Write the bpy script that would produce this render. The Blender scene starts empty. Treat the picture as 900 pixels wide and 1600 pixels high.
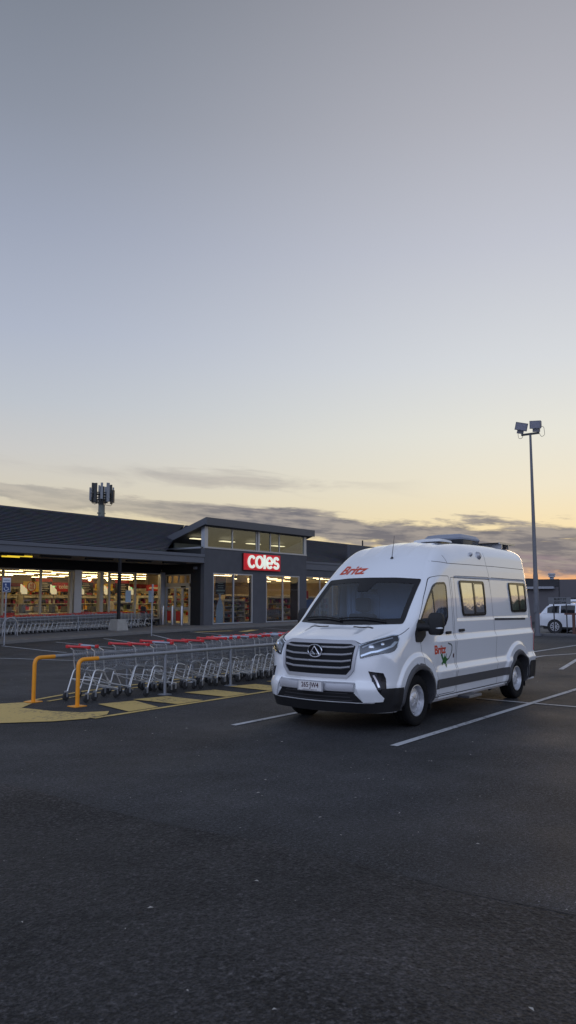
import bpy, bmesh, math, random
import numpy as np
from mathutils import Vector, Matrix
from mathutils.bvhtree import BVHTree
random.seed(7)
PI = math.pi
C = bpy.context.scene.collection
sc = bpy.context.scene

# ------------------------------------------------------------------ materials
def nt(m):
    m.use_nodes = True
    return m.node_tree.nodes, m.node_tree.links
def mat(name, col, rough=.6, metal=0., var=.12, scale=6., bump=0., bscale=40., coat=0., spec=None, stretch=None, rvar=0.):
    m = bpy.data.materials.new(name); n, l = nt(m)
    p = n['Principled BSDF']
    p.inputs['Roughness'].default_value = rough; p.inputs['Metallic'].default_value = metal
    if coat: p.inputs['Coat Weight'].default_value = coat; p.inputs['Coat Roughness'].default_value = .04
    if spec is not None: p.inputs['Specular IOR Level'].default_value = spec
    tc = n.new('ShaderNodeTexCoord'); mp = n.new('ShaderNodeMapping'); l.new(tc.outputs['Object'], mp.inputs['Vector'])
    if stretch: mp.inputs['Scale'].default_value = stretch
    nz = n.new('ShaderNodeTexNoise'); nz.inputs['Scale'].default_value = scale; nz.inputs['Detail'].default_value = 6
    l.new(mp.outputs[0], nz.inputs['Vector'])
    mx = n.new('ShaderNodeMix'); mx.data_type = 'RGBA'
    c = Vector(col)
    mx.inputs['A'].default_value = (*[max(0, v*(1-var)) for v in c], 1); mx.inputs['B'].default_value = (*[min(1, v*(1+var)) for v in c], 1)
    l.new(nz.outputs['Fac'], mx.inputs['Factor']); l.new(mx.outputs['Result'], p.inputs['Base Color'])
    if rvar:
        mr = n.new('ShaderNodeMapRange'); mr.inputs['To Min'].default_value = rough-rvar; mr.inputs['To Max'].default_value = rough+rvar
        l.new(nz.outputs['Fac'], mr.inputs['Value']); l.new(mr.outputs[0], p.inputs['Roughness'])
    if bump:
        n2 = n.new('ShaderNodeTexNoise'); n2.inputs['Scale'].default_value = bscale; n2.inputs['Detail'].default_value = 4
        l.new(mp.outputs[0], n2.inputs['Vector'])
        b = n.new('ShaderNodeBump'); b.inputs['Strength'].default_value = bump; b.inputs['Distance'].default_value = .02
        l.new(n2.outputs['Fac'], b.inputs['Height']); l.new(b.outputs[0], p.inputs['Normal'])
    return m
def emit(name, col, s, base=None):
    m = bpy.data.materials.new(name); n, l = nt(m); p = n['Principled BSDF']
    p.inputs['Base Color'].default_value = (*(base or col), 1); p.inputs['Emission Color'].default_value = (*col, 1)
    p.inputs['Emission Strength'].default_value = s
    return m
def glass(name, tint, refl=.08, rough=.02, k=1.5):
    # transparent pane with fresnel reflection, the same for every ray
    m = bpy.data.materials.new(name); n, l = nt(m)
    out = n['Material Output']; n.remove(n['Principled BSDF'])
    t = n.new('ShaderNodeBsdfTransparent'); t.inputs[0].default_value = (*tint, 1)
    g = n.new('ShaderNodeBsdfGlossy'); g.inputs['Roughness'].default_value = rough; g.inputs['Color'].default_value = (.95, .97, 1, 1)
    ge = n.new('ShaderNodeNewGeometry'); dp = n.new('ShaderNodeVectorMath'); dp.operation = 'DOT_PRODUCT'
    l.new(ge.outputs['Incoming'], dp.inputs[0]); l.new(ge.outputs['Normal'], dp.inputs[1])
    def mth(op, a, b=None):
        q = n.new('ShaderNodeMath'); q.operation = op; q.use_clamp = op == 'ADD'
        for i, s in enumerate((a, b)):
            if s is None: continue
            if isinstance(s, (int, float)): q.inputs[i].default_value = s
            else: l.new(s, q.inputs[i])
        return q.outputs[0]
    f0 = ((k-1)/(k+1))**2
    sch = mth('MULTIPLY', mth('POWER', mth('SUBTRACT', 1., mth('ABSOLUTE', dp.outputs['Value'])), 5.), 1-f0)
    ad = mth('ADD', sch, f0+refl)
    mx = n.new('ShaderNodeMixShader'); l.new(ad, mx.inputs[0]); l.new(t.outputs[0], mx.inputs[1]); l.new(g.outputs[0], mx.inputs[2])
    l.new(mx.outputs[0], out.inputs[0])
    return m

M = {}
M['paint'] = mat('white_paint', (.79, .805, .84), .2, var=.015, scale=2, coat=1.)
M['paint'].node_tree.nodes['Principled BSDF'].inputs['Coat IOR'].default_value = 1.8
M['panel_gap'] = mat('panel_gap', (.03, .03, .035), .8)
M['black_plastic'] = mat('black_plastic', (.014, .014, .016), .6, spec=.35, var=.2, bump=.15, bscale=300)
M['grey_plastic'] = mat('grey_plastic', (.055, .055, .062), .6, var=.15, bump=.1, bscale=200)
M['gloss_black'] = mat('gloss_black', (.008, .008, .01), .12, var=.1)
M['grille_black'] = mat('grille_black', (.006, .006, .008), .6, var=.1, spec=.2)
M['silver_plastic'] = mat('silver_plastic', (.42, .42, .45), .38, metal=.35, var=.05)
M['chrome'] = mat('chrome', (.75, .76, .8), .16, metal=1., var=.04)
M['steel'] = mat('brushed_steel', (.5, .51, .54), .35, metal=.9, var=.1, scale=20)
M['wire'] = mat('zinc_wire', (.36, .38, .42), .38, metal=.6, var=.15, scale=15)
M['tube'] = mat('zinc_tube', (.68, .69, .70), .4, metal=.45, var=.15, scale=12)
M['galv'] = mat('galvanised', (.32, .34, .38), .45, metal=.6, var=.2, scale=14, bump=.1)
M['tyre'] = mat('tyre', (.009, .009, .010), .9, var=.25, scale=20, bump=.3, bscale=90, spec=.2)
M['rim'] = mat('rim', (.60, .61, .65), .33, metal=.55, var=.06)
M['glass_dark'] = glass('windshield_glass', (.58, .70, .84), .075, k=1.5)
M['glass_side'] = glass('side_glass', (.72, .76, .76), .20, k=1.5)
M['acrylic'] = mat('camper_acrylic', (.74, .76, .76), .05, metal=.95, var=.10, bump=.22, bscale=2.2)
M['lens'] = glass('lamp_lens', (.8, .85, .9), .06, k=1.45)
M['lampbowl'] = mat('lamp_bowl', (.028, .03, .04), .25, metal=.3, var=.4, scale=30)
M['red_decal'] = mat('orange_red_decal', (.55, .055, .02), .35, var=.05)
M['green_decal'] = mat('green_decal', (.02, .12, .025), .4, var=.3, scale=60)
M['dark_green'] = mat('dark_green_decal', (.012, .03, .02), .4)
M['plate'] = mat('plate_white', (.70, .68, .68), .4, var=.03)
M['plate_ink'] = mat('plate_maroon', (.05, .008, .02), .5)
M['seat'] = mat('seat_cloth', (.035, .038, .045), .9, bump=.3, bscale=80)
M['lining'] = mat('cab_lining', (.20, .22, .26), .9)
M['curtain'] = mat('curtain', (.30, .36, .46), .9, bump=.3, bscale=10)
M['taillight'] = mat('tail_lamp', (.35, .01, .01), .15, coat=.5)
M['amber'] = mat('indicator', (.7, .72, .76), .12, coat=.5)
M['line_white'] = None
M['trolley_red'] = mat('trolley_red', (.52, .018, .022), .4, var=.15)
M['rubber'] = mat('caster_rubber', (.03, .03, .032), .7)
M['rail_yellow'] = mat('rail_yellow', (.78, .30, .012), .42, var=.14, scale=9, bump=.08)
M['conc'] = mat('concrete', (.30, .29, .27), .85, var=.25, scale=4, bump=.4, bscale=60)
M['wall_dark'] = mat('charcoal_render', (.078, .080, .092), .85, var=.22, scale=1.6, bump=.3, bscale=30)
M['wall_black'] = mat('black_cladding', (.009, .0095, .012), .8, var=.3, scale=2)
M['wall_lip'] = mat('fascia_grey', (.105, .115, .14), .6, var=.15, scale=1.2, stretch=(.3, 1, 2))
M['soffit'] = mat('soffit', (.22, .20, .17), .85, var=.2, scale=2)
M['alu'] = mat('window_aluminium', (.42, .44, .48), .4, metal=.5, var=.08)
M['cream_frame'] = mat('cream_frame', (.42, .38, .30), .6, var=.08)
M['roofing'] = None
M['shopglass'] = glass('shop_glass', (.93, .95, .93), .0, k=1.42)
M['clerestory'] = glass('clerestory_glass', (.80, .84, .84), .03, k=1.5)
M['darkshopglass'] = glass('shop_front_glass', (.8, .8, .8), .03, k=1.5)
M['int_floor'] = mat('vinyl_floor', (.60, .56, .47), .35, var=.1)
M['int_wall'] = mat('shop_wall', (.66, .56, .40), .8, var=.1)
M['int_ceil'] = mat('shop_ceiling', (.68, .60, .46), .9, var=.08)
M['tan'] = mat('shop_bulkhead', (.28, .21, .13), .8, var=.2)
M['strip'] = emit('ceiling_strip', (1., .72, .34), 11.)
M['sodium'] = emit('soffit_tube', (1., .70, .05), .85, (.8, .6, .1))
M['panel_light'] = emit('troffer', (1., .84, .52), 1.7)
M['globe'] = emit('pendant_bulb', (1., .78, .38), 6.)
M['greenled'] = emit('green_lane_lamp', (.15, 1., .3), 1.6)
M['redled'] = emit('red_lane_lamp', (1., .12, .06), 1.4)
M['lanesign'] = emit('lane_sign', (1., .85, .55), .45)
M['sign_letter'] = emit('lit_letter', (.74, .84, .74), .72, (.5, .5, .48))
M['sign_red'] = emit('sign_red', (.62, .008, .018), .30, (.5, .01, .02))
M['sign_edge'] = mat('sign_side', (.05, .012, .016), .5)
M['int_black'] = mat('hanging_board', (.018, .018, .02), .6)
M['int_red'] = mat('promo_red', (.50, .035, .03), .6)
M['int_yellow'] = mat('promo_yellow', (.80, .52, .03), .6)
M['int_white'] = mat('promo_white', (.78, .74, .64), .6)
M['int_grey'] = mat('checkout_grey', (.16, .17, .18), .5)
M['int_green'] = mat('produce_green', (.12, .22, .05), .6)
M['bg_wall'] = mat('bg_wall', (.115, .108, .118), .85, var=.1, scale=.6, bump=.2)
M['bg_dark'] = mat('bg_dark', (.035, .035, .04), .8)
M['bg_light'] = mat('bg_light', (.33, .34, .38), .7)
M['rust'] = mat('rust_post', (.10, .045, .035), .7, var=.4)
M['sign_blue'] = mat('sign_blue', (.02, .045, .14), .45)
M['sign_white'] = mat('sign_white', (.55, .57, .62), .5, var=.05)
M['sign_grey'] = mat('sign_grey', (.16, .165, .18), .5, var=.3, scale=5)
M['car_white'] = mat('car_white', (.72, .74, .8), .22, var=.02, coat=.7)
M['car_dark'] = mat('car_dark', (.03, .032, .04), .25, coat=.6)
M['car_glass'] = mat('car_glass', (.012, .014, .018), .05, var=.1)
M['lamp_head'] = mat('floodlight_case', (.20, .20, .23), .5, metal=.2)
M['lamp_face'] = mat('floodlight_glass', (.55, .55, .66), .2, metal=.6)
M['pole'] = mat('pole_paint', (.14, .145, .165), .5, metal=.3, var=.15)
M['antenna_panel'] = mat('antenna_panel', (.22, .235, .26), .6)
M['mast_dark'] = mat('mast_steel', (.03, .034, .036), .6)
M['mast_grey'] = mat('mast_grey', (.13, .145, .135), .6)
M['decal_blue'] = mat('frosted_blue', (.42, .56, .68), .4, var=.1)
M['leaf'] = mat('leaf_litter', (.38, .36, .33), .9, var=.4, scale=3)

def paintline(name, col, wear):
    m = bpy.data.materials.new(name); n, l = nt(m); p = n['Principled BSDF']
    tc = n.new('ShaderNodeTexCoord'); nz = n.new('ShaderNodeTexNoise'); nz.inputs['Scale'].default_value = 14; nz.inputs['Detail'].default_value = 8; nz.inputs['Roughness'].default_value = .75
    n2 = n.new('ShaderNodeTexNoise'); n2.inputs['Scale'].default_value = 1.4; n2.inputs['Detail'].default_value = 3
    l.new(tc.outputs['Object'], nz.inputs['Vector']); l.new(tc.outputs['Object'], n2.inputs['Vector'])
    a = n.new('ShaderNodeMath'); a.operation = 'ADD'; l.new(nz.outputs['Fac'], a.inputs[0]); 
    s = n.new('ShaderNodeMath'); s.operation = 'MULTIPLY'; s.inputs[1].default_value = .45; l.new(n2.outputs['Fac'], s.inputs[0]); l.new(s.outputs[0], a.inputs[1])
    r = n.new('ShaderNodeValToRGB'); r.color_ramp.elements[0].position = wear; r.color_ramp.elements[0].color = (.05, .05, .053, 1)
    r.color_ramp.elements[1].position = wear+.16; r.color_ramp.elements[1].color = (*col, 1)
    l.new(a.outputs[0], r.inputs[0]); l.new(r.outputs[0], p.inputs['Base Color']); p.inputs['Roughness'].default_value = .75
    b = n.new('ShaderNodeBump'); b.inputs['Strength'].default_value = .4; b.inputs['Distance'].default_value = .01
    v = n.new('ShaderNodeTexVoronoi'); v.inputs['Scale'].default_value = 90; l.new(tc.outputs['Object'], v.inputs['Vector'])
    l.new(v.outputs['Distance'], b.inputs['Height']); l.new(b.outputs[0], p.inputs['Normal'])
    return m
M['line_white'] = paintline('road_paint_white', (.40, .41, .43), .54)
M['line_yellow'] = paintline('road_paint_yellow', (.50, .355, .115), .52)

def asphalt(name, base, coarse, seal):
    m = bpy.data.materials.new(name); n, l = nt(m); p = n['Principled BSDF']
    tc = n.new('ShaderNodeTexCoord'); O = tc.outputs['Object']
    def noise(s, d=4, r=.5, vec=O):
        z = n.new('ShaderNodeTexNoise'); z.inputs['Scale'].default_value = s; z.inputs['Detail'].default_value = d; z.inputs['Roughness'].default_value = r
        l.new(vec, z.inputs['Vector']); return z.outputs['Fac']
    def ramp(x, a, b, ca, cb):
        r = n.new('ShaderNodeValToRGB'); r.color_ramp.elements[0].position = a; r.color_ramp.elements[1].position = b
        r.color_ramp.elements[0].color = (*ca, 1) if isinstance(ca, tuple) else (ca, ca, ca, 1)
        r.color_ramp.elements[1].color = (*cb, 1) if isinstance(cb, tuple) else (cb, cb, cb, 1)
        l.new(x, r.inputs[0]); return r.outputs[0]
    def mul(a, b):
        x = n.new('ShaderNodeMix'); x.data_type = 'RGBA'; x.blend_type = 'MULTIPLY'; x.inputs['Factor'].default_value = 1
        l.new(a, x.inputs['A']); l.new(b, x.inputs['B']); return x.outputs['Result']
    big = ramp(noise(.35, 5, .6), .32, .68, tuple(v*.70 for v in base), tuple(v*1.28 for v in base))
    mid = ramp(noise(3.1, 7, .7), .33, .67, .74, 1.24)
    blot = mul(ramp(noise(1.1, 5, .6), .28, .36, .62, 1.0), ramp(noise(4.3, 3, .5), .24, .31, .55, 1.0))                  # oil and tyre dark spots
    g1 = ramp(noise(23 if coarse else 30, 4, .7), .37, .64, .46, 1.65)
    fine = ramp(noise(62 if coarse else 90, 3, .7), .38, .64, .35, 1.8)
    v = n.new('ShaderNodeTexVoronoi'); v.inputs['Scale'].default_value = 46 if coarse else 75; l.new(O, v.inputs['Vector'])
    sc_ = n.new('ShaderNodeSeparateColor'); l.new(v.outputs['Color'], sc_.inputs[0])
    sp = ramp(sc_.outputs[0], .84, .98, 1.0, 1.7 if coarse else 1.8)    # pale stones
    v3 = n.new('ShaderNodeTexVoronoi'); v3.inputs['Scale'].default_value = 7; l.new(O, v3.inputs['Vector'])
    gum = ramp(v3.outputs['Distance'], .035, .05, 5.5, 1.0)               # gum and grit flecks
    s3 = n.new('ShaderNodeSeparateColor'); l.new(v3.outputs['Color'], s3.inputs[0]); gm = ramp(s3.outputs[0], .86, .87, 0., 1.)
    gx_ = n.new('ShaderNodeMix'); gx_.data_type = 'RGBA'; l.new(gm, gx_.inputs['Factor']); gx_.inputs['A'].default_value = (1, 1, 1, 1); l.new(gum, gx_.inputs['B'])
    col = mul(mul(mul(mul(mul(mul(big, mid), fine), g1), sp), blot), gx_.outputs['Result'])
    msk = ramp(noise(.8 if coarse else .5, 6, .65), .46, .60, 0., 1.)   # fretted patches where the binder has gone, with pebble shadows put into the colour
    pit_shade = ramp(noise(34 if coarse else 46, 3, .6), .44, .54, .30, 1.12)
    px_ = n.new('ShaderNodeMix'); px_.data_type = 'RGBA'; l.new(msk, px_.inputs['Factor']); px_.inputs['A'].default_value = (1, 1, 1, 1); l.new(pit_shade, px_.inputs['B'])
    col = mul(col, px_.outputs['Result'])
    if coarse:
        wn = noise(.9, 6, .7); st = ramp(wn, .60, .66, 1.0, 1.18); col = mul(col, st)
    l.new(col, p.inputs['Base Color'])
    rr = n.new('ShaderNodeMapRange'); rr.inputs['To Min'].default_value = .6; rr.inputs['To Max'].default_value = .95; l.new(noise(.8, 4), rr.inputs['Value']); l.new(rr.outputs[0], p.inputs['Roughness'])
    p.inputs['Specular IOR Level'].default_value = .35
    b = n.new('ShaderNodeBump'); b.inputs['Strength'].default_value = 1. if coarse else .7; b.inputs['Distance'].default_value = .014 if coarse else .007
    l.new(v.outputs['Distance'], b.inputs['Height'])
    b2 = n.new('ShaderNodeBump'); b2.inputs['Strength'].default_value = .9; b2.inputs['Distance'].default_value = .03 if coarse else .012; l.new(noise(26 if coarse else 44, 5, .7), b2.inputs['Height'])
    l.new(b.outputs[0], b2.inputs['Normal']); l.new(b2.outputs[0], p.inputs['Normal'])
    return m
M['asphalt'] = asphalt('asphalt', (.027, .0275, .031), False, .5)
M['asphalt_old'] = asphalt('asphalt_old', (.0275, .026, .0275), True, .6)

def roofmat():
    m = bpy.data.materials.new('roof_tiles'); n, l = nt(m); p = n['Principled BSDF']
    tc = n.new('ShaderNodeTexCoord')
    nz = n.new('ShaderNodeTexNoise'); nz.inputs['Scale'].default_value = 2.5; nz.inputs['Detail'].default_value = 5; l.new(tc.outputs['Object'], nz.inputs['Vector'])
    br = n.new('ShaderNodeTexVoronoi'); br.inputs['Scale'].default_value = 3.2; l.new(tc.outputs['Object'], br.inputs['Vector'])
    r = n.new('ShaderNodeValToRGB'); r.color_ramp.elements[0].color = (.040, .045, .064, 1); r.color_ramp.elements[1].color = (.075, .082, .108, 1)
    l.new(nz.outputs['Fac'], r.inputs[0]); 
    x = n.new('ShaderNodeMix'); x.data_type = 'RGBA'; x.blend_type = 'MULTIPLY'; x.inputs['Factor'].default_value = .35; l.new(r.outputs[0], x.inputs['A']); l.new(br.outputs['Color'], x.inputs['B'])
    l.new(x.outputs['Result'], p.inputs['Base Color']); p.inputs['Roughness'].default_value = .6
    return m
M['roofing'] = roofmat()

def product_mat():
    m = bpy.data.materials.new('packaged_goods'); n, l = nt(m); p = n['Principled BSDF']
    tc = n.new('ShaderNodeTexCoord'); mp = n.new('ShaderNodeMapping'); mp.inputs['Scale'].default_value = (3.2, 1.2, 2.2); l.new(tc.outputs['Object'], mp.inputs['Vector'])
    v = n.new('ShaderNodeTexVoronoi'); v.distance = 'CHEBYCHEV'; v.inputs['Scale'].default_value = 1.; v.inputs['Randomness'].default_value = .6; l.new(mp.outputs[0], v.inputs['Vector'])
    hs = n.new('ShaderNodeSeparateColor'); l.new(v.outputs['Color'], hs.inputs[0])
    r = n.new('ShaderNodeValToRGB'); r.color_ramp.interpolation = 'CONSTANT'
    cols = [(.65, .05, .03), (.75, .66, .5), (.85, .42, .05), (.10, .05, .04), (.6, .56, .5), (.35, .05, .12), (.05, .10, .16), (.55, .42, .10), (.03, .03, .03), (.30, .32, .10)]
    e = r.color_ramp.elements; e[0].color = (*cols[0], 1); e[1].position = .1; e[1].color = (*cols[1], 1)
    for i in range(2, len(cols)):
        k = e.new(i/len(cols)); k.color = (*cols[i], 1)
    l.new(hs.outputs[0], r.inputs[0]); l.new(r.outputs[0], p.inputs['Base Color']); p.inputs['Roughness'].default_value = .5
    return m
M['goods'] = product_mat()

# ------------------------------------------------------------------ object helpers
def link(o, parent=None):
    C.objects.link(o)
    if parent is not None: o.parent = parent
    return o
def tag(o, label=None, cat=None, group=None, kind=None):
    if label: o['label'] = label
    if cat: o['category'] = cat
    if group: o['group'] = group
    if kind: o['kind'] = kind
    return o
def thing(name, label, cat, loc=(0, 0, 0), rz=0, group=None):
    o = bpy.data.objects.new(name, None); o.location = loc; o.rotation_euler = (0, 0, rz); o.empty_display_size = .2
    link(o); return tag(o, label, cat, group)
def dup(root, loc, rz, label=None, scale=None):
    r = root.copy(); C.objects.link(r); r.location = loc; r.rotation_euler = (0, 0, rz)
    if scale: r.scale = (scale,)*3
    if label: r['label'] = label
    for ch in list(root.children):
        c = ch.copy(); C.objects.link(c); c.parent = r
        for g in ch.children:
            d = g.copy(); C.objects.link(d); d.parent = c
    return r

class MB:
    def __init__(s): s.v = []; s.f = []
    def add(s, vs, fs):
        k = len(s.v); s.v += [tuple(v) for v in vs]; s.f += [tuple(i+k for i in f) for f in fs]; return s
    def box(s, x0, x1, y0, y1, z0, z1, R=None):
        vs = [(x, y, z) for x in (x0, x1) for y in (y0, y1) for z in (z0, z1)]
        if R is not None:
            c = Vector(((x0+x1)/2, (y0+y1)/2, (z0+z1)/2)); vs = [tuple(c+R@(Vector(v)-c)) for v in vs]
        return s.add(vs, [(0, 1, 3, 2), (4, 6, 7, 5), (0, 4, 5, 1), (2, 3, 7, 6), (0, 2, 6, 4), (1, 5, 7, 3)])
    def tube(s, pts, r, n=8, closed=False, caps=True):
        P = [Vector(p) for p in pts]; L = len(P); rings = []
        prev = None
        for i, p in enumerate(P):
            a = P[i-1] if (i > 0 or closed) else p; b = P[(i+1) % L] if (i < L-1 or closed) else p
            t = (b-a).normalized()
            if prev is None:
                u = t.orthogonal().normalized()
            else:
                u = (prev-t*prev.dot(t)); u = u.normalized() if u.length > 1e-6 else t.orthogonal().normalized()
            prev = u; w = t.cross(u)
            rr = r[i] if isinstance(r, (list, tuple)) else r
            rings.append([p+(u*math.cos(2*PI*k/n)+w*math.sin(2*PI*k/n))*rr for k in range(n)])
        vs = [v for q in rings for v in q]; fs = []
        m = L if closed else L-1
        for i in range(m):
            j = (i+1) % L
            for k in range(n):
                fs.append((i*n+k, i*n+(k+1) % n, j*n+(k+1) % n, j*n+k))
        if caps and not closed:
            fs.append(tuple(reversed(range(n)))); fs.append(tuple((L-1)*n+k for k in range(n)))
        return s.add(vs, fs)
    def prism(s, poly, f0, f1):
        # poly: 2d points; f0/f1 map a 2d point to 3d for each side
        n = len(poly); vs = [f0(p) for p in poly]+[f1(p) for p in poly]
        fs = [tuple(range(n)), tuple(reversed(range(n, 2*n)))]+[(i, i+n, (i+1) % n+n, (i+1) % n) for i in range(n)]
        return s.add(vs, fs)
    def lathe(s, prof, M4, n=32, close=False):
        # prof: (radius, axial) pairs; revolves round local Z of M4
        vs = []
        for r, a in prof:
            for k in range(n):
                t = 2*PI*k/n; vs.append(M4 @ Vector((r*math.cos(t), r*math.sin(t), a)))
        fs = []; m = len(prof)
        for i in range(m if close else m-1):
            j = (i+1) % m
            for k in range(n): fs.append((i*n+k, i*n+(k+1) % n, j*n+(k+1) % n, j*n+k))
        return s.add(vs, fs)
    def quad(s, a, b, c, d): return s.add([a, b, c, d], [(0, 1, 2, 3)])
    def build(s, name, m, parent=None, smooth=False, bevel=0., label=None, fix=True):
        me = bpy.data.meshes.new(name); me.from_pydata(s.v, [], s.f); me.validate()
        if fix:
            bm = bmesh.new(); bm.from_mesh(me); bmesh.ops.recalc_face_normals(bm, faces=bm.faces[:]); bm.to_mesh(me); bm.free()
        me.materials.append(m if not isinstance(m, str) else M[m])
        o = bpy.data.objects.new(name, me); link(o, parent)
        if smooth:
            me.shade_smooth()
            me.set_sharp_from_angle(angle=math.radians(smooth if smooth > 1 else 40))
        if bevel:
            b = o.modifiers.new('bevel', 'BEVEL'); b.width = bevel; b.segments = 2; b.limit_method = 'ANGLE'; b.harden_normals = False
        if label: o['label'] = label
        return o
def bx(name, m, dims, parent=None, bevel=0., **k): return MB().box(*dims).build(name, m, parent, bevel=bevel, **k)
def arc(pts, r, seg=5, closed=False):
    # rounds the corners of a 3d polyline
    P = [Vector(p) for p in pts]; out = []; n = len(P)
    for i, p in enumerate(P):
        if not closed and i in (0, n-1): out.append(p); continue
        a, b = P[i-1], P[(i+1) % n]
        da, db = (a-p), (b-p); q = min(r, da.length*.49, db.length*.49)
        A = p+da.normalized()*q; B = p+db.normalized()*q
        for k in range(seg+1):
            t = k/seg; out.append(A*(1-t)**2+p*2*t*(1-t)+B*t*t)
    return out
def rpoly(pts, r, seg=5): return [(v.x, v.y) for v in arc([(x, y, 0) for x, y in pts], r, seg, True)]
def mirror(poly): return [(-x, y) for x, y in reversed(poly)]

def text_mesh(s, size, bold=0., shear=0., xs=1., depth=0., align='LEFT', space=1.):
    cu = bpy.data.curves.new('lettering', 'FONT'); cu.body = s; cu.size = size; cu.offset = bold; cu.shear = shear; cu.extrude = depth
    cu.align_x = align; cu.space_character = space; cu.resolution_u = 4
    o = bpy.data.objects.new('lettering', cu); C.objects.link(o)
    dg = bpy.context.evaluated_depsgraph_get(); me = bpy.data.meshes.new_from_object(o.evaluated_get(dg))
    vs = [(v.co.x*xs, v.co.y, v.co.z) for v in me.vertices]; fs = [tuple(p.vertices) for p in me.polygons]
    bpy.data.objects.remove(o); bpy.data.curves.remove(cu); bpy.data.meshes.remove(me)
    return vs, fs
def put_text(s, size, fn, name, m, parent=None, **k):
    vs, fs = text_mesh(s, size, **k)
    b = MB(); b.add([fn(v) for v in vs], fs)
    return b.build(name, m, parent, fix=False)

# ------------------------------------------------------------------ camera, world, sun
HC = 1.72; TH = math.radians(36.9); PT = math.atan(137/1200)
cam = bpy.data.cameras.new('camera'); co = bpy.data.objects.new('camera', cam); C.objects.link(co); sc.camera = co
cam.sensor_fit = 'VERTICAL'; cam.sensor_height = 36; cam.sensor_width = 36; cam.lens = 27; cam.clip_end = 6000; cam.clip_start = .05
co.location = (0, 0, HC); co.rotation_euler = (PI/2+PT, 0, TH-PI/2)
sc.view_settings.view_transform = 'Standard'; sc.view_settings.look = 'None'; sc.view_settings.exposure = 0; sc.view_settings.gamma = 1
sc.view_settings.use_curve_mapping = False
SUN_AZ = TH-math.radians(21); SUN_EL = math.radians(1.5)

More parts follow.
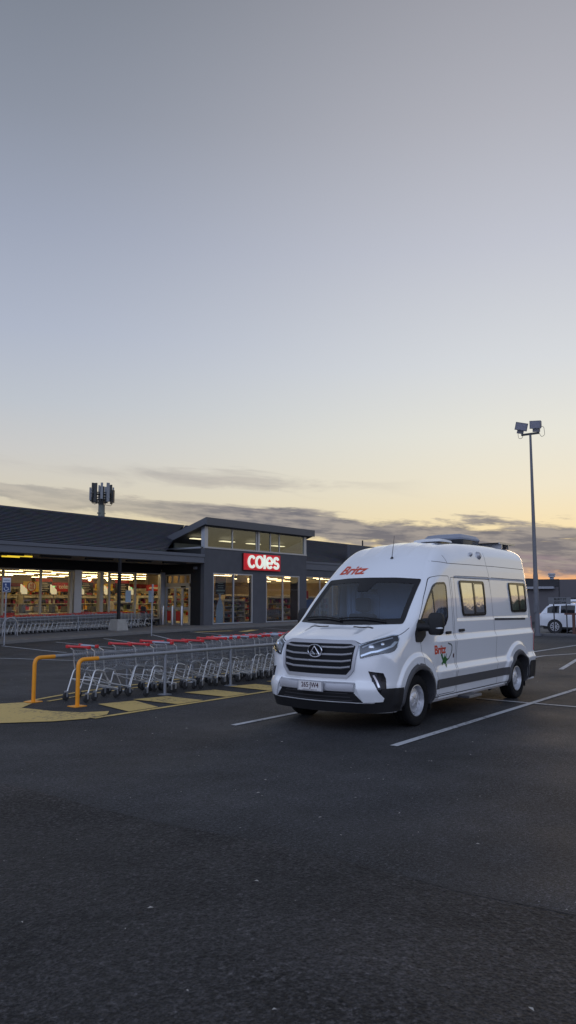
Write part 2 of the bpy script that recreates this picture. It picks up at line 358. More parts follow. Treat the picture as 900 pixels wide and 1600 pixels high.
def build_world():
    w = bpy.data.worlds.new('World'); sc.world = w; w.use_nodes = True
    n = w.node_tree.nodes; l = w.node_tree.links; bg = n['Background']
    def m(op, a, b=None, c=None, clamp=False):
        x = n.new('ShaderNodeMath'); x.operation = op; x.use_clamp = clamp
        for i, q in enumerate((a, b, c)):
            if q is None: continue
            if isinstance(q, (int, float)): x.inputs[i].default_value = q
            else: l.new(q, x.inputs[i])
        return x.outputs[0]
    def sm(v, a, b):
        x = n.new('ShaderNodeMapRange'); x.interpolation_type = 'SMOOTHSTEP'; x.inputs['From Min'].default_value = a; x.inputs['From Max'].default_value = b
        l.new(v, x.inputs['Value']); return x.outputs[0]
    def mixc(f, a, b):
        x = n.new('ShaderNodeMix'); x.data_type = 'RGBA'
        if isinstance(f, (int, float)): x.inputs['Factor'].default_value = f
        else: l.new(f, x.inputs['Factor'])
        for s, q in (('A', a), ('B', b)):
            if isinstance(q, tuple): x.inputs[s].default_value = (*q, 1)
            else: l.new(q, x.inputs[s])
        return x.outputs['Result']
    def s2l(c): return tuple((v/255/12.92 if v/255 <= .04045 else ((v/255+.055)/1.055)**2.4) for v in c)
    tc = n.new('ShaderNodeTexCoord'); D = tc.outputs['Generated']
    sp = n.new('ShaderNodeSeparateXYZ'); l.new(D, sp.inputs[0]); X, Y, Z = sp.outputs
    cf, sf = math.cos(TH), math.sin(TH)
    f = m('ADD', m('MULTIPLY', X, cf), m('MULTIPLY', Y, sf)); r = m('SUBTRACT', m('MULTIPLY', X, sf), m('MULTIPLY', Y, cf))
    el = m('MULTIPLY', m('ARCSINE', Z), 180/PI); az = m('MULTIPLY', m('ARCTAN2', r, f), 180/PI)
    def ramp(stops):
        x = n.new('ShaderNodeValToRGB'); e = x.color_ramp.elements; st = [(max(0, d)/90, s2l(c) if max(c) > 3 else c) for d, c in stops]
        e[0].position = st[0][0]; e[0].color = (*st[0][1], 1); e[1].position = st[1][0]; e[1].color = (*st[1][1], 1)
        for q, c in st[2:]:
            k = e.new(q); k.color = (*c, 1)
        l.new(m('DIVIDE', el, 90), x.inputs[0]); return x.outputs[0]
    left = ramp(SKY_LEFT); sun = ramp(SKY_SUN); away = ramp(SKY_AWAY)
    azc = m('SUBTRACT', az, 21)
    daz = m('ABSOLUTE', m('SUBTRACT', m('WRAP', azc, 180, -180), 0))
    col = mixc(sm(daz, 0, 46), sun, left); col = mixc(sm(daz, 48, 125), col, away)
    glow = m('MULTIPLY', m('SUBTRACT', 1, sm(el, .4, 3.4)), m('SUBTRACT', 1, sm(daz, 1, 13)))
    col = mixc(m('MULTIPLY', glow, .95), col, s2l((254, 172, 108)))
    # nishita contributes the physical twilight tint
    sk = n.new('ShaderNodeTexSky'); sk.sky_type = 'NISHITA'; sk.sun_disc = False; sk.sun_elevation = SUN_EL; sk.sun_rotation = PI/2-SUN_AZ
    sk.dust_density = 2; sk.ozone_density = 2
    sx = n.new('ShaderNodeMix'); sx.data_type = 'RGBA'; sx.blend_type = 'MULTIPLY'; sx.inputs['Factor'].default_value = 1
    l.new(sk.outputs[0], sx.inputs['A']); sx.inputs['B'].default_value = (.12, .12, .12, 1)
    col = mixc(.06, col, sx.outputs['Result'])
    # clouds: a long low bank that thickens to the right, with streaks above it
    cb = n.new('ShaderNodeCombineXYZ'); l.new(m('MULTIPLY', az, .05), cb.inputs[0]); l.new(m('ADD', m('MULTIPLY', el, .32), m('MULTIPLY', az, .024)), cb.inputs[1])
    def noise(s, d, ro, off=(0, 0, 0), dist=0.):
        mp = n.new('ShaderNodeMapping'); mp.inputs['Location'].default_value = off; l.new(cb.outputs[0], mp.inputs[0])
        z = n.new('ShaderNodeTexNoise'); z.inputs['Scale'].default_value = s; z.inputs['Detail'].default_value = d; z.inputs['Roughness'].default_value = ro; z.inputs['Distortion'].default_value = dist
        l.new(mp.outputs[0], z.inputs['Vector']); return z.outputs['Fac']
    azl = m('MINIMUM', m('MAXIMUM', az, -60), 60)
    ec = m('SUBTRACT', 5.6, m('MULTIPLY', azl, .095)); th = m('ADD', .75, m('MULTIPLY', sm(az, -18, 14), 1.2))
    band = m('SUBTRACT', 1, m('DIVIDE', m('ABSOLUTE', m('SUBTRACT', el, ec)), th))
    n1 = noise(1.6, 9, .62, (3.1, .4, 0), .4); n2 = noise(5.5, 8, .6, (1, 7, 0))
    dens = m('ADD', m('ADD', m('MULTIPLY', band, .36), m('MULTIPLY', n1, 1.0)), m('MULTIPLY', n2, .30))
    c1 = m('MULTIPLY', sm(dens, .675, .80), sm(band, -1.1, .1))
    eh = m('SUBTRACT', 8.6, m('MULTIPLY', azl, .05)); bh = m('SUBTRACT', 1, m('DIVIDE', m('ABSOLUTE', m('SUBTRACT', el, eh)), 1.3))
    n3 = noise(2.6, 9, .6, (9.3, 2.2, 0), .6)
    c2 = m('MULTIPLY', m('MULTIPLY', sm(m('ADD', m('MULTIPLY', bh, .25), n3), .60, .86), .55), sm(bh, -.6, .4))
    c2 = m('MULTIPLY', m('MULTIPLY', c2, m('SUBTRACT', 1, sm(az, -2, 12))), m('ADD', .25, m('MULTIPLY', sm(az, -17, -9), .75)))
    # low bars in front of the glow
    bl = m('SUBTRACT', 1, m('DIVIDE', m('ABSOLUTE', m('SUBTRACT', el, 2.6)), 1.5))
    n4 = noise(2.4, 8, .6, (5, 11, 0), .3)
    c3 = m('MULTIPLY', m('MULTIPLY', sm(m('ADD', m('MULTIPLY', bl, .2), n4), .55, .72), .75), m('MULTIPLY', sm(bl, 0, .6), sm(az, 6, 16)))
    ccol = mixc(sm(n2, .38, .62), s2l((104, 104, 116)), s2l((158, 150, 146)))
    ccol = mixc(sm(daz, 60, 120), ccol, s2l((150, 155, 175)))
    col = mixc(c2, col, mixc(.5, ccol, s2l((190, 184, 180))))
    c1 = m('MULTIPLY', c1, m('ADD', .45, m('MULTIPLY', sm(az, -16, -2), .55)))
    col = mixc(m('MULTIPLY', c1, .93), col, ccol)
    col = mixc(c3, col, s2l((150, 132, 138)))
    l.new(col, bg.inputs[0]); bg.inputs[1].default_value = 1.
SKY_LEFT = [(0, (236, 206, 146)), (4, (230, 210, 162)), (7, (218, 209, 188)), (10.5, (207, 206, 204)), (14, (193, 199, 208)), (19, (178, 186, 204)), (26, (160, 168, 187)), (33, (142, 149, 164)), (41, (124, 131, 144)), (60, (120, 128, 146)), (90, (135, 144, 165))]
SKY_SUN = [(0, (240, 202, 150)), (1.6, (246, 212, 156)), (3, (246, 220, 168)), (5, (243, 226, 182)), (8, (238, 231, 208)), (12, (232, 232, 222)), (17, (218, 222, 226)), (25, (198, 201, 212)), (33, (180, 181, 190)), (41, (160, 161, 170)), (60, (140, 145, 160)), (90, (135, 144, 165))]
SKY_AWAY = [(0, (.36, .38, .50)), (8, (.62, .68, .92)), (20, (.94, 1.09, 1.46)), (40, (.78, .92, 1.26)), (60, (.42, .51, .72)), (90, (.24, .285, .385))]
build_world()
sl = bpy.data.lights.new('sun', 'SUN'); so = bpy.data.objects.new('sun', sl); C.objects.link(so)
sl.energy = .35; sl.angle = math.radians(12); sl.color = (1, .72, .45)
d = Vector((math.cos(SUN_AZ)*math.cos(SUN_EL+.05), math.sin(SUN_AZ)*math.cos(SUN_EL+.05), math.sin(SUN_EL+.05)))
so.rotation_euler = d.to_track_quat('Z', 'Y').to_euler(); so.location = (0, 0, 40)

# ------------------------------------------------------------------ ground
def interp(x, xs, ys): return float(np.interp(x, xs, ys))
def zf(x): return interp(x, [5, 14, 20, 22, 27, 32, 36, 47, 70], [-.30, -.22, -.12, -.08, .0, .07, .10, .15, .15])  # footpath top
def smooth(t): t = max(0., min(1., t)); return t*t*(3-2*t)
def gz(x, y):                                                  # car park surface
    w = smooth((y-14)/12)*smooth((70-x)/16)
    return w*(zf(x)-.12)
def grid_lin(a, b, s): return list(np.arange(a, b, s))
gx = [-3000, -800, -200, -60, -20]+grid_lin(-8, 75, 2.0)+[90, 140, 300, 900, 3000]
gy = [-3000, -800, -200, -60, -20, -10, -4]+grid_lin(0, 44, 1.5)+[60, 120, 300, 900, 3000]
g = MB(); g.v = [(x, y, gz(x, y) if 4 < y < 60 else 0) for y in gy for x in gx]
W_ = len(gx); g.f = [(j*W_+i, j*W_+i+1, (j+1)*W_+i+1, (j+1)*W_+i) for j in range(len(gy)-1) for i in range(W_-1)]
tag(g.build('ground', 'asphalt', smooth=True), kind='structure')
# the older, coarser strip of asphalt nearest the camera with a worn edge
old = MB(); N = 220; ys = np.linspace(-40, 40, N); ed = []
xx = 0
for y in ys:
    ed.append((4.42+.06*math.sin(y*.6+1)+.035*math.sin(y*2.3)+random.uniform(-.018, .018)-(.012*(y-4) if y > 0 else 0)*.3, y))
for i in range(N-1):
    (xa, ya), (xb, yb) = ed[i], ed[i+1]
    old.quad((-40, ya, .005), (xa, ya, .005), (xb, yb, .005), (-40, yb, .005))
tag(old.build('old_asphalt', 'asphalt_old'), kind='structure')
seam = MB()
for i in range(N-1):
    (xa, ya), (xb, yb) = ed[i], ed[i+1]
    if -6 < ya < 30:
        if math.sin(ya*1.7)+math.sin(ya*.63+2) > -.5: seam.add([(xa-.006, ya, .0065), (xa+.009, ya, .0045), (xb+.009, yb, .0045), (xb-.006, yb, .0065)], [(0, 1, 2, 3)])
tag(seam.build('asphalt_joint', mat('tar', (.020, .020, .022), .85, var=.5, scale=20)), kind='structure')

def strip(name, m, pts, w, z=.008):
    # painted line through 2d points, following the ground
    b = MB(); P = []
    for (x0, y0), (x1, y1) in zip(pts, pts[1:]):
        k = max(1, int(math.hypot(x1-x0, y1-y0)/.6))
        P += [(x0+(x1-x0)*i/k, y0+(y1-y0)*i/k) for i in range(k)]
    P.append(pts[-1]); vs = []
    for i, (x, y) in enumerate(P):
        a = P[max(0, i-1)]; c = P[min(len(P)-1, i+1)]; L = math.hypot(c[0]-a[0], c[1]-a[1]); nx, ny = -(c[1]-a[1])/L*w/2, (c[0]-a[0])/L*w/2
        for s in (1, -1): vs.append((x+nx*s, y+ny*s, gz(x+nx*s, y+ny*s)+z+.004*(y > 14)))
    b.add(vs, [(2*i, 2*i+1, 2*i+3, 2*i+2) for i in range(len(P)-1)])
    return tag(b.build(name, m), kind='structure')
def patch(name, m, poly, z=.006):
    b = MB(); b.add([(x, y, gz(x, y)+z) for x, y in poly], [tuple(range(len(poly)))])
    return tag(b.build(name, m), kind='structure')
LW = 'line_white'
strip('parking_line', LW, [(8.2, 7.1), (15.5, 7.1)], .10)
strip('parking_line', LW, [(8.2, 4.6), (16.4, 4.62)], .10)
strip('parking_line', LW, [(12.95, 5.6), (12.9, 4.66)], .085)
strip('parking_line', LW, [(12.9, 4.55), (12.85, -6)], .085)
strip('parking_line', LW, [(8.2, 2.1), (12.85, 2.1)], .10)
for pts in ([(25.2, 8.98), (31, 8.95)], [(21.5, 8.1), (23.9, 8.1), (26, 7.4)], [(19.5, 6.2), (25, 7.2)], [(30, 5.2), (36, 5.1)]): strip('parking_line', LW, pts, .12)
for pts in ([(15.4, 25.2), (15.59, 23.1), (15.2, 19.5)], [(19.27, 29.8), (18.29, 24.07)], [(21.9, 29.6), (20.7, 23.6)], [(24.7, 29.7), (23.1, 25.2), (22.9, 23.6)], [(28.15, 30.0), (25.67, 25.97), (24.9, 24.0)], [(31.2, 30.2), (29.3, 25)], [(37.5, 30.4), (35.5, 26)], [(41, 30.4), (39, 26)]): strip('parking_line', LW, pts, .11)
YL = 'line_yellow'
strip('bay_edge_line', YL, [(7.45, 9.14), (16, 9.17)], .11)
strip('bay_back_line', YL, [(7.95, 11.52), (8.6, 11.72), (9.5, 11.95), (16, 12.3)], .10)
strip('bay_back_line', YL, [(8.2, 11.25), (9.6, 11.55), (16, 11.9)], .08, .010)
patch('yellow_hatching', YL, [(6.2, 9.95), (6.9, 9.35), (7.35, 9.16), (7.8, 9.25), (8.05, 9.5), (7.7, 9.72), (7.52, 10.2), (7.45, 10.9), (7.85, 11.2), (7.85, 11.45), (7.5, 11.62), (6.9, 12.4), (6.2, 12.9), (5.5, 12.6), (5.6, 11.0)], .011)
for a, b in ((8.2, 8.35), (9.25, 9.1), (10.45, 10.35), (11.65, 11.6), (12.85, 12.8), (14.05, 14.05)):
    patch('bay_stripe', YL, [(a, 9.22), (a+.62, 9.22), (b+.78, 10.12), (b+.12, 10.28)], .012)
for pts in ([(31.0, 29.6), (33.2, 28.9)], [(32.6, 27.6), (34.9, 28.6)]): strip('yellow_mark', YL, pts, .5, .012)
# scattered leaves and grit
lf = MB()
for i in range(700):
    if i < 150: x, y = random.uniform(1.5, 9), random.uniform(.3, 9)
    else: x, y = random.uniform(3, 26), random.uniform(-2, 26)
    if 8.0 < x < 14.5 and 4.9 < y < 7.1: continue
    a = random.uniform(0, 6.28); s = random.choice((.005, .006, .008, .012, .018))*random.uniform(.7, 1.2); z = gz(x, y)+.013
    lf.add([(x+s*math.cos(a), y+s*math.sin(a), z), (x-s*.45*math.sin(a), y+s*.45*math.cos(a), z+.006), (x-s*math.cos(a), y-s*math.sin(a), z+.001), (x+s*.45*math.sin(a), y-s*.45*math.cos(a), z+.004)], [(0, 1, 2, 3)])
tag(lf.build('leaf_litter', 'leaf'), 'dry leaves and grit scattered over the asphalt', 'leaves', kind='stuff')

# footpath and kerbs
KY = 31.0
fx = grid_lin(-20, 76, 2)
fp = MB(); P = [(x, KY+(.0 if x > 29 else -(29-x)*.02)) for x in fx]
for (x0, y0), (x1, y1) in zip(P, P[1:]):
    fp.quad((x0, y0+.14, zf(x0)), (x1, y1+.14, zf(x1)), (x1, 37.6, zf(x1)), (x0, 37.6, zf(x0)))
tag(fp.build('footpath', mat('footpath_concrete', (.115, .11, .108), .8, var=.3, scale=1.2, bump=.3, bscale=50)), kind='structure')
kb = MB()
for (x0, y0), (x1, y1) in zip(P, P[1:]):
    kb.add([(x0, y0, -.6), (x1, y1, -.6), (x1, y1, zf(x1)), (x0, y0, zf(x0)), (x1, y1+.138, zf(x1)+.003), (x0, y0+.138, zf(x0)+.003)], [(0, 1, 2, 3), (3, 2, 4, 5)])
tag(kb.build('kerb', mat('kerb_concrete', (.16, .155, .15), .85, var=.3, scale=3, bump=.3)), kind='structure')
bx_ = MB().box(37.15, 37.3, -30, 15.5, -.3, .10); tag(bx_.build('median_kerb', mat('kerb_dark', (.10, .10, .105), .85, var=.3, scale=3), bevel=.02), kind='structure')
tag(MB().box(37.3, 62, -30, 15.5, -.3, .085).build('median_path', mat('median', (.13, .125, .12), .9, var=.25, scale=2)), kind='structure')

# ------------------------------------------------------------------ supermarket
FY = 33.7                                     # front plane of the entrance block and of the awning edge
WY = 37.3                                     # recessed shop windows
shop = thing('supermarket', 'low charcoal supermarket with a lit shopfront, tiled roof and raised glass entrance block', 'building', (36, FY, 0))
def sb(): return MB()
OX, OY = 36, FY
def B(name, m, x0, x1, y0, y1, z0, z1, parent=shop, bevel=0., label=None):
    ox, oy = (OX, OY)
    return MB().box(x0-ox, x1-ox, y0-oy, y1-oy, z0, z1).build(name, m, parent, bevel=bevel, label=label)
def wall_with_holes(b, plane, u0, u1, z0, z1, holes, t):
    # plane: ('y', Y) front wall spanning x, or ('x', X) side wall spanning y; holes (ua,ub,za,zb) left to right
    ax, v = plane
    def bxx(a, c, e, f):
        if c-a < .001 or f-e < .001: return
        if ax == 'y': b.box(a-OX, c-OX, v-OY, v-OY+t, e, f)
        else: b.box(v-OX, v-OX+t, a-OY, c-OY, e, f)
    u = u0
    for a, c, e, f in holes:
        bxx(u, a, z0, z1); bxx(a, c, z0, e); bxx(a, c, f, z1); u = c
    bxx(u, u1, z0, z1)
# entrance block
b = sb(); wall_with_holes(b, ('y', FY), 36.0, 47.2, -.3, 5.0, [(36.86, 40.82, .17, 3.42), (42.34, 46.26, .17, 3.42)], .3)
wall_with_holes(b, ('x', 46.9), FY+.3, 35.0, -.3, 5.0, [], .3)
b.build('wall', 'wall_dark', shop)
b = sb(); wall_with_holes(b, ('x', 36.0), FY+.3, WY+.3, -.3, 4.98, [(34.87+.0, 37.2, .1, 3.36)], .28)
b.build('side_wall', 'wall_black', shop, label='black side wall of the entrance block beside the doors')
def window(name, x0, x1, z0, z1, Y, mulls, fr=.07, frm='alu', gl='darkshopglass', depth=.10, parent=shop, trans=()):
    b = MB(); y0 = Y-OY
    b.box(x0-OX, x1-OX, y0, y0+depth, z0, z0+fr).box(x0-OX, x1-OX, y0, y0+depth, z1-fr, z1)
    b.box(x0-OX, x0+fr-OX, y0, y0+depth, z0+fr, z1-fr).box(x1-fr-OX, x1-OX, y0, y0+depth, z0+fr, z1-fr)
    for q in mulls: b.box(q-fr/2-OX, q+fr/2-OX, y0, y0+depth, z0+fr, z1-fr)
    w = b.build(name, frm, parent)
    MB().box(x0+fr*.5-OX, x1-fr*.5-OX, y0+depth*.45, y0+depth*.55, z0+fr*.5, z1-fr*.5).build('pane', gl, w)
    return w
window('window', 36.84, 40.84, .15, 3.44, FY-.012, [38.87], depth=.12)
window('window', 42.32, 46.28, .15, 3.44, FY-.012, [44.27], depth=.12)
# clerestory: glass box under a mono pitch roof
cz0, cz1 = 5.0, 6.36
b = sb(); b.box(36-OX, 36.32-OX, 0, .3, cz0+.10, cz1+.1); b.box(46.9-OX, 47.2-OX, 0, .25, cz0+.10, cz1+.15)
b.box(36-OX, 47.2-OX, -.04, .12, cz0+.002, cz0+.10)
for x in (38.75, 41.3, 42.85, 43.9): b.box(x-OX-.04, x-OX+.04, .02, .12, cz0+.10, cz1+.08)
b.box(41.42-OX, 41.6-OX, -.01, .13, cz0+.1, cz1+.1)
b.box(-.03, .05, .3, 3.9, cz0+.002, cz0+.10)
cl = b.build('clerestory_frame', 'alu', shop)
MB().box(36.3-OX, 46.95-OX, .06, .07, cz0+.05, cz1+.12).build('pane', 'clerestory', cl)
gb = MB(); rz = lambda y: 6.53-(y-FY+.4)*.31                                   # underside of the sloping roof
gb.add([(.02, .3, cz0+.1), (.02, 3.9, cz0+.1), (.02, 3.9, max(cz0+.12, rz(FY+3.9))), (.02, .3, rz(FY+.3))], [(0, 1, 2, 3)])
gb.build('side_pane', 'clerestory', cl)
B('clerestory_floor', 'wall_black', 36.35, 46.9, FY+.35, 41, 4.6, 4.9)
B('clerestory_back', mat('clerestory_lining', (.26, .28, .29), .8), 36.3, 46.9, FY+3.0, FY+3.1, 4.9, 6.0)
# roof slab over the block
def slab(b, x0, x1, ya, yb, za, zb, t):
    b.add([(x-OX, y-OY, z) for x in (x0, x1) for y, z in ((ya, za), (yb, zb), (yb, zb-t), (ya, za-t))], [(0, 1, 2, 3), (7, 6, 5, 4), (0, 4, 5, 1), (1, 5, 6, 2), (2, 6, 7, 3), (3, 7, 4, 0)])
b = sb(); slab(b, 35.72, 47.6, FY-.40, FY+6.0, 6.90, 6.90-.31*6.4, .36)
rs = b.build('entrance_roof', 'wall_dark', shop)
b = sb()
b.box(35.66-OX, 47.66-OX, -.46, -.40, 6.46, 6.94)
slab(b, 35.66, 35.72, FY-.40, FY+6.0, 6.93, 6.93-.31*6.4, .42); slab(b, 47.6, 47.66, FY-.40, FY+6.0, 6.93, 6.93-.31*6.4, .42)
b.build('fascia', mat('entrance_fascia', (.075, .08, .095), .5, var=.12), rs)
# awning over the left footpath and its fascia
AX0 = -14
b = sb(); b.box(AX0-OX, 35.98-OX, 0, .10, 4.06, 4.56); b.box(AX0-OX, 35.98-OX, -.06, 0, 4.42, 4.60); b.box(AX0-OX, 35.98-OX, -.03, 0, 4.05, 4.12)
b.build('awning_fascia', 'wall_lip', shop)
B('awning_soffit', 'soffit', AX0, 35.98, FY+.1, WY+.1, 4.02, 4.12)
for x in np.arange(AX0+.4, 35.5, 2.9): MB().box(x-OX, min(x+1.9, 35.9)-OX, .35, .50, 3.92, 4.02).build('soffit_batten', 'wall_black', shop)
MB().box(AX0-OX, 35.72-OX, WY-OY+.002, WY-OY+.25, 3.44, 4.02).build('bulkhead', 'wall_black', shop)
b = sb(); b.box(AX0-OX, -.3, WY-OY+.0, WY-OY+.2, -.3, .5); b.build('plinth', 'wall_black', shop)
# right-hand wing
b = sb(); wall_with_holes(b, ('y', 34.5), 47.2, 75, -.3, 4.03, [(48.3, 53.9, .25, 3.49), (55.0, 60.5, .25, 3.49)], .25); b.build('wing_wall', 'wall_dark', shop)
b = sb(); b.box(47.2-OX, 75-OX, .72, .82, 4.03, 4.62); b.box(47.2-OX, 75-OX, .66, .72, 4.5, 4.66)
b.build('wing_fascia', 'wall_lip', shop)
window('window', 48.2, 54.0, .2, 3.5, 34.52, [50.2, 52.0], fr=.06)
window('window', 54.9, 60.6, .2, 3.5, 34.52, [56.8, 58.7], fr=.06)
# tiled roofs with real courses
def tiled(x0, x1, ya, za, yb, zb, name='roof', label=None, xr=None):
    b = MB(); n = 24; xr0 = x1 if xr is None else xr; xr1 = x1; X0 = x0; XF = lambda t: xr0+(xr1-xr0)*t
    for i in range(n):
        t0, t1 = i/n, (i+1)/n
        y0, z0 = ya+(yb-ya)*t0, za+(zb-za)*t0; y1, z1 = ya+(yb-ya)*t1, za+(zb-za)*t1
        x1 = XF(t0)
        sl_ = (zb-za)/(yb-ya); A, Bq = x0-OX, x1-OX
        b.add([(A, y0-OY, z0+.10), (Bq, y0-OY, z0+.10), (Bq, y0-OY, z0+.062), (A, y0-OY, z0+.062), (Bq, y0-OY+.13, z0+.062+.13*sl_), (A, y0-OY+.13, z0+.062+.13*sl_),
               (Bq, y1-OY+.13, z1+.13*sl_), (A, y1-OY+.13, z1+.13*sl_)], [(0, 1, 2, 3), (3, 2, 4, 5), (1, 0, 7, 6)])
    x1 = xr1
    r = b.build(name, 'roofing', shop, label=label)
    c = MB(); c.box(x0-OX, x1-OX, yb-OY-.1, yb-OY+.12, zb-.05, zb+.09); c.build('ridge_cap', 'roofing', r)
    k = MB(); k.add([(x-OX, y-OY, z) for x in (x0, x1) for y, z in ((yb, zb), (yb+8, za-.6), (yb, za-.6))], [(0, 1, 2), (3, 4, 5), (0, 3, 4, 1)]); k.build('rear_slope', 'roofing', r)
    return r
tiled(AX0, 40.5, FY+.02, 4.5, 40.1, 7.10, xr=32.6)
B('awning_top', 'wall_lip', 31.5, 35.98, FY+.1, 38.2, 4.44, 4.5)
B('lower_roof', 'wall_black', 31.5, 35.98, 37.6, 39, 4.1, 5.0)
tiled(40.75, 48.1, FY+5.2, 6.6, 40.1, 7.10, label='tiles behind the entrance block')
tiled(47.22, 75, 34.55, 4.58, 40.7, 7.06)
B('parapet_wall', 'wall_dark', 54.75, 75, 34.54, 34.85, 4.66, 6.34)
B('roof_mast', 'wall_black', 65.70, 65.80, 40, 40.1, 6.7, 7.6)
MB().tube([(48.0-OX, .76, 4.1), (48.0-OX, .76, .1)], .045, 8).build('downpipe', 'wall_lip', shop)
for x in (38.3, 41.6, 44.9): MB().box(x-OX-.006, x-OX+.006, -.003, -.001, 3.5, 3.68).build('render_joint', 'panel_gap', shop)
# shell round the trading floor
IX0, IX1, IY1 = 2, 62, 58
tag(MB().box(IX0, IX1, WY+.25, IY1, -.2, .10).build('shop_floor', 'int_floor'), kind='structure')
tag(MB().box(36.3, 46.88, FY+.31, WY+.25, -.2, .10).build('shop_floor', 'int_floor'), kind='structure')
tag(MB().box(47.2, IX1, 34.8, WY+.25, -.2, .10).build('shop_floor', 'int_floor'), kind='structure')
B('ceiling', 'int_ceil', IX0, IX1, WY+.25, IY1, 3.62, 3.7); B('ceiling', 'int_ceil', 36.3, 46.88, FY+.31, WY+.25, 3.62, 3.7); B('ceiling', 'int_ceil', 47.2, IX1, 34.8, WY+.25, 3.62, 3.7)
B('rear_wall', 'int_wall', IX0, IX1, IY1, IY1+.2, -.2, 3.7); B('end_wall', 'int_wall', IX0-.2, IX0, WY, IY1, -.2, 3.7); B('end_wall', 'int_wall', IX1, IX1+.2, WY, IY1, -.2, 3.7)
# left shopfront glazing, mullion by mullion
ms = [x for x in np.arange(0, 24, 2.38)]+[24.08, 26.46]
fr = MB()
for x in ms: fr.box(x-.06-OX, x+.06-OX, WY-OY, WY-OY+.12, .5, 3.44)
for x in (31.4, 33.5): fr.box(x-.06-OX, x+.06-OX, WY-OY, WY-OY+.12, .5, 3.44)
fr.box(AX0-OX, -.3, WY-OY-.01, WY-OY+.13, 3.36, 3.44); fr.box(AX0-OX, -.3, WY-OY-.01, WY-OY+.13, .46, .54)
wl = fr.build('shopfront_window', 'cream_frame', shop)
MB().box(AX0-OX, 35.62-OX, WY-OY+.05, WY-OY+.06, .5, 3.42).build('pane', 'shopglass', wl)
B('pillar', 'alu', 28.72, 29.25, WY-.06, WY+.2, .1, 3.46, label='pale blue-grey pillar between the shopfront windows')
B('pillar', 'cream_frame', 28.45, 28.62, WY-.02, WY+.2, .5, 3.42); B('pillar', 'cream_frame', 30.66, 30.92, WY+.0, WY+.3, .5, 3.42)
B('pillar', 'alu', 35.62, 36.0, WY-.08, WY+.2, .1, 3.5)
# entrance doors on the left flank of the block
ENT = MB()
def ey(a, c, e, f, x0=-.03, x1=.09): ENT.box(x0, x1, a-OY, c-OY, e, f)
ey(34.9, 37.2, 2.56, 2.80); ey(34.9, 37.2, 3.28, 3.36); ey(34.9, 34.97, .1, 3.28); ey(37.13, 37.2, .1, 3.28)
for y in (35.35, 35.95, 36.55): ey(y, y+.05, 2.8, 3.28)
dr_frame = ENT.build('door_frame', 'cream_frame', shop)
def leaf(y0, y1):
    b = MB(); x0, x1 = .0, .06
    b.box(x0, x1, y0-OY, y0+.07-OY, .1, 2.55).box(x0, x1, y1-.07-OY, y1-OY, .1, 2.55).box(x0, x1, y0+.07-OY, y1-.07-OY, 2.45, 2.55).box(x0, x1, y0+.07-OY, y1-.07-OY, 1.06, 1.24).box(x0, x1, y0+.07-OY, y1-.07-OY, .1, .22)
    o = b.build('door_leaf', 'alu', shop)
    MB().box(.025, .035, y0+.06-OY, y1-.06-OY, .2, 2.46).build('pane', 'shopglass', o)
    return o
for a, c in ((35.0, 35.62), (35.66, 36.28), (36.32, 37.1)):
    lo = leaf(a, c)
    if a > 35.5: MB().box(.012, .022, a+.1-OY, c-.1-OY, .35, .98).build('door_panel', 'int_red', lo)
MB().box(-.06, .02, 35.3-OY, 35.7-OY, 2.50, 2.60).build('door_sensor', 'gloss_black', shop)
MB().box(-.22, 0, 34.3-OY, 34.46-OY, 3.66, 3.82).build('security_camera', 'sign_grey', shop)
# lit things that belong to the building
for i, x in enumerate((22.75, 10.5, -1)):
    MB().box(x-OX, x+1.45-OX, 1.25, 1.33, 3.93, 4.0).build('soffit_light', 'sodium', shop); MB().box(x+.25-OX, x+1.3-OX, 2.15, 2.21, 3.93, 4.0).build('soffit_light', 'sodium', shop)
for x0 in (36.4, 39.3, 42.15, 45.05): B('skylight_panel', 'panel_light', x0, x0+1.25, FY+1.35, FY+1.75, 5.70, 5.74)
sg = thing('store_sign', 'red box sign with lit white rounded letters on the charcoal wall', 'sign', (39.69, FY, 3.72))
MB().box(0, 4.08, -.14, -.003, 0, 1.14).build('sign_box', 'sign_edge', sg)
MB().box(.015, 4.065, -.155, -.142, .015, 1.125).build('sign_face', 'sign_red', sg)
def stroke(path, w, y0, y1, b, n=None):
    # thick flat letter stroke along an x-z path
    P = path; L = []; R_ = []
    for i, p in enumerate(P):
        a = P[max(0, i-1)]; c = P[min(len(P)-1, i+1)]; dx, dz = c[0]-a[0], c[1]-a[1]; q = math.hypot(dx, dz) or 1
        L.append((p[0]-dz/q*w/2, p[1]+dx/q*w/2)); R_.append((p[0]+dz/q*w/2, p[1]-dx/q*w/2))
    for i in range(len(P)-1):
        v = [(L[i][0], y0, L[i][1]), (R_[i][0], y0, R_[i][1]), (R_[i+1][0], y0, R_[i+1][1]), (L[i+1][0], y0, L[i+1][1])]
        v += [(x, y1, z) for x, _, z in v]
        b.add(v, [(0, 1, 2, 3), (7, 6, 5, 4), (0, 3, 7, 4), (1, 5, 6, 2), (0, 4, 5, 1), (3, 2, 6, 7)])
def earc(cx, cz, rx, rz, a0, a1, n=28): return [(cx+rx*math.cos(math.radians(a0+(a1-a0)*i/n)), cz+rz*math.sin(math.radians(a0+(a1-a0)*i/n))) for i in range(n+1)]
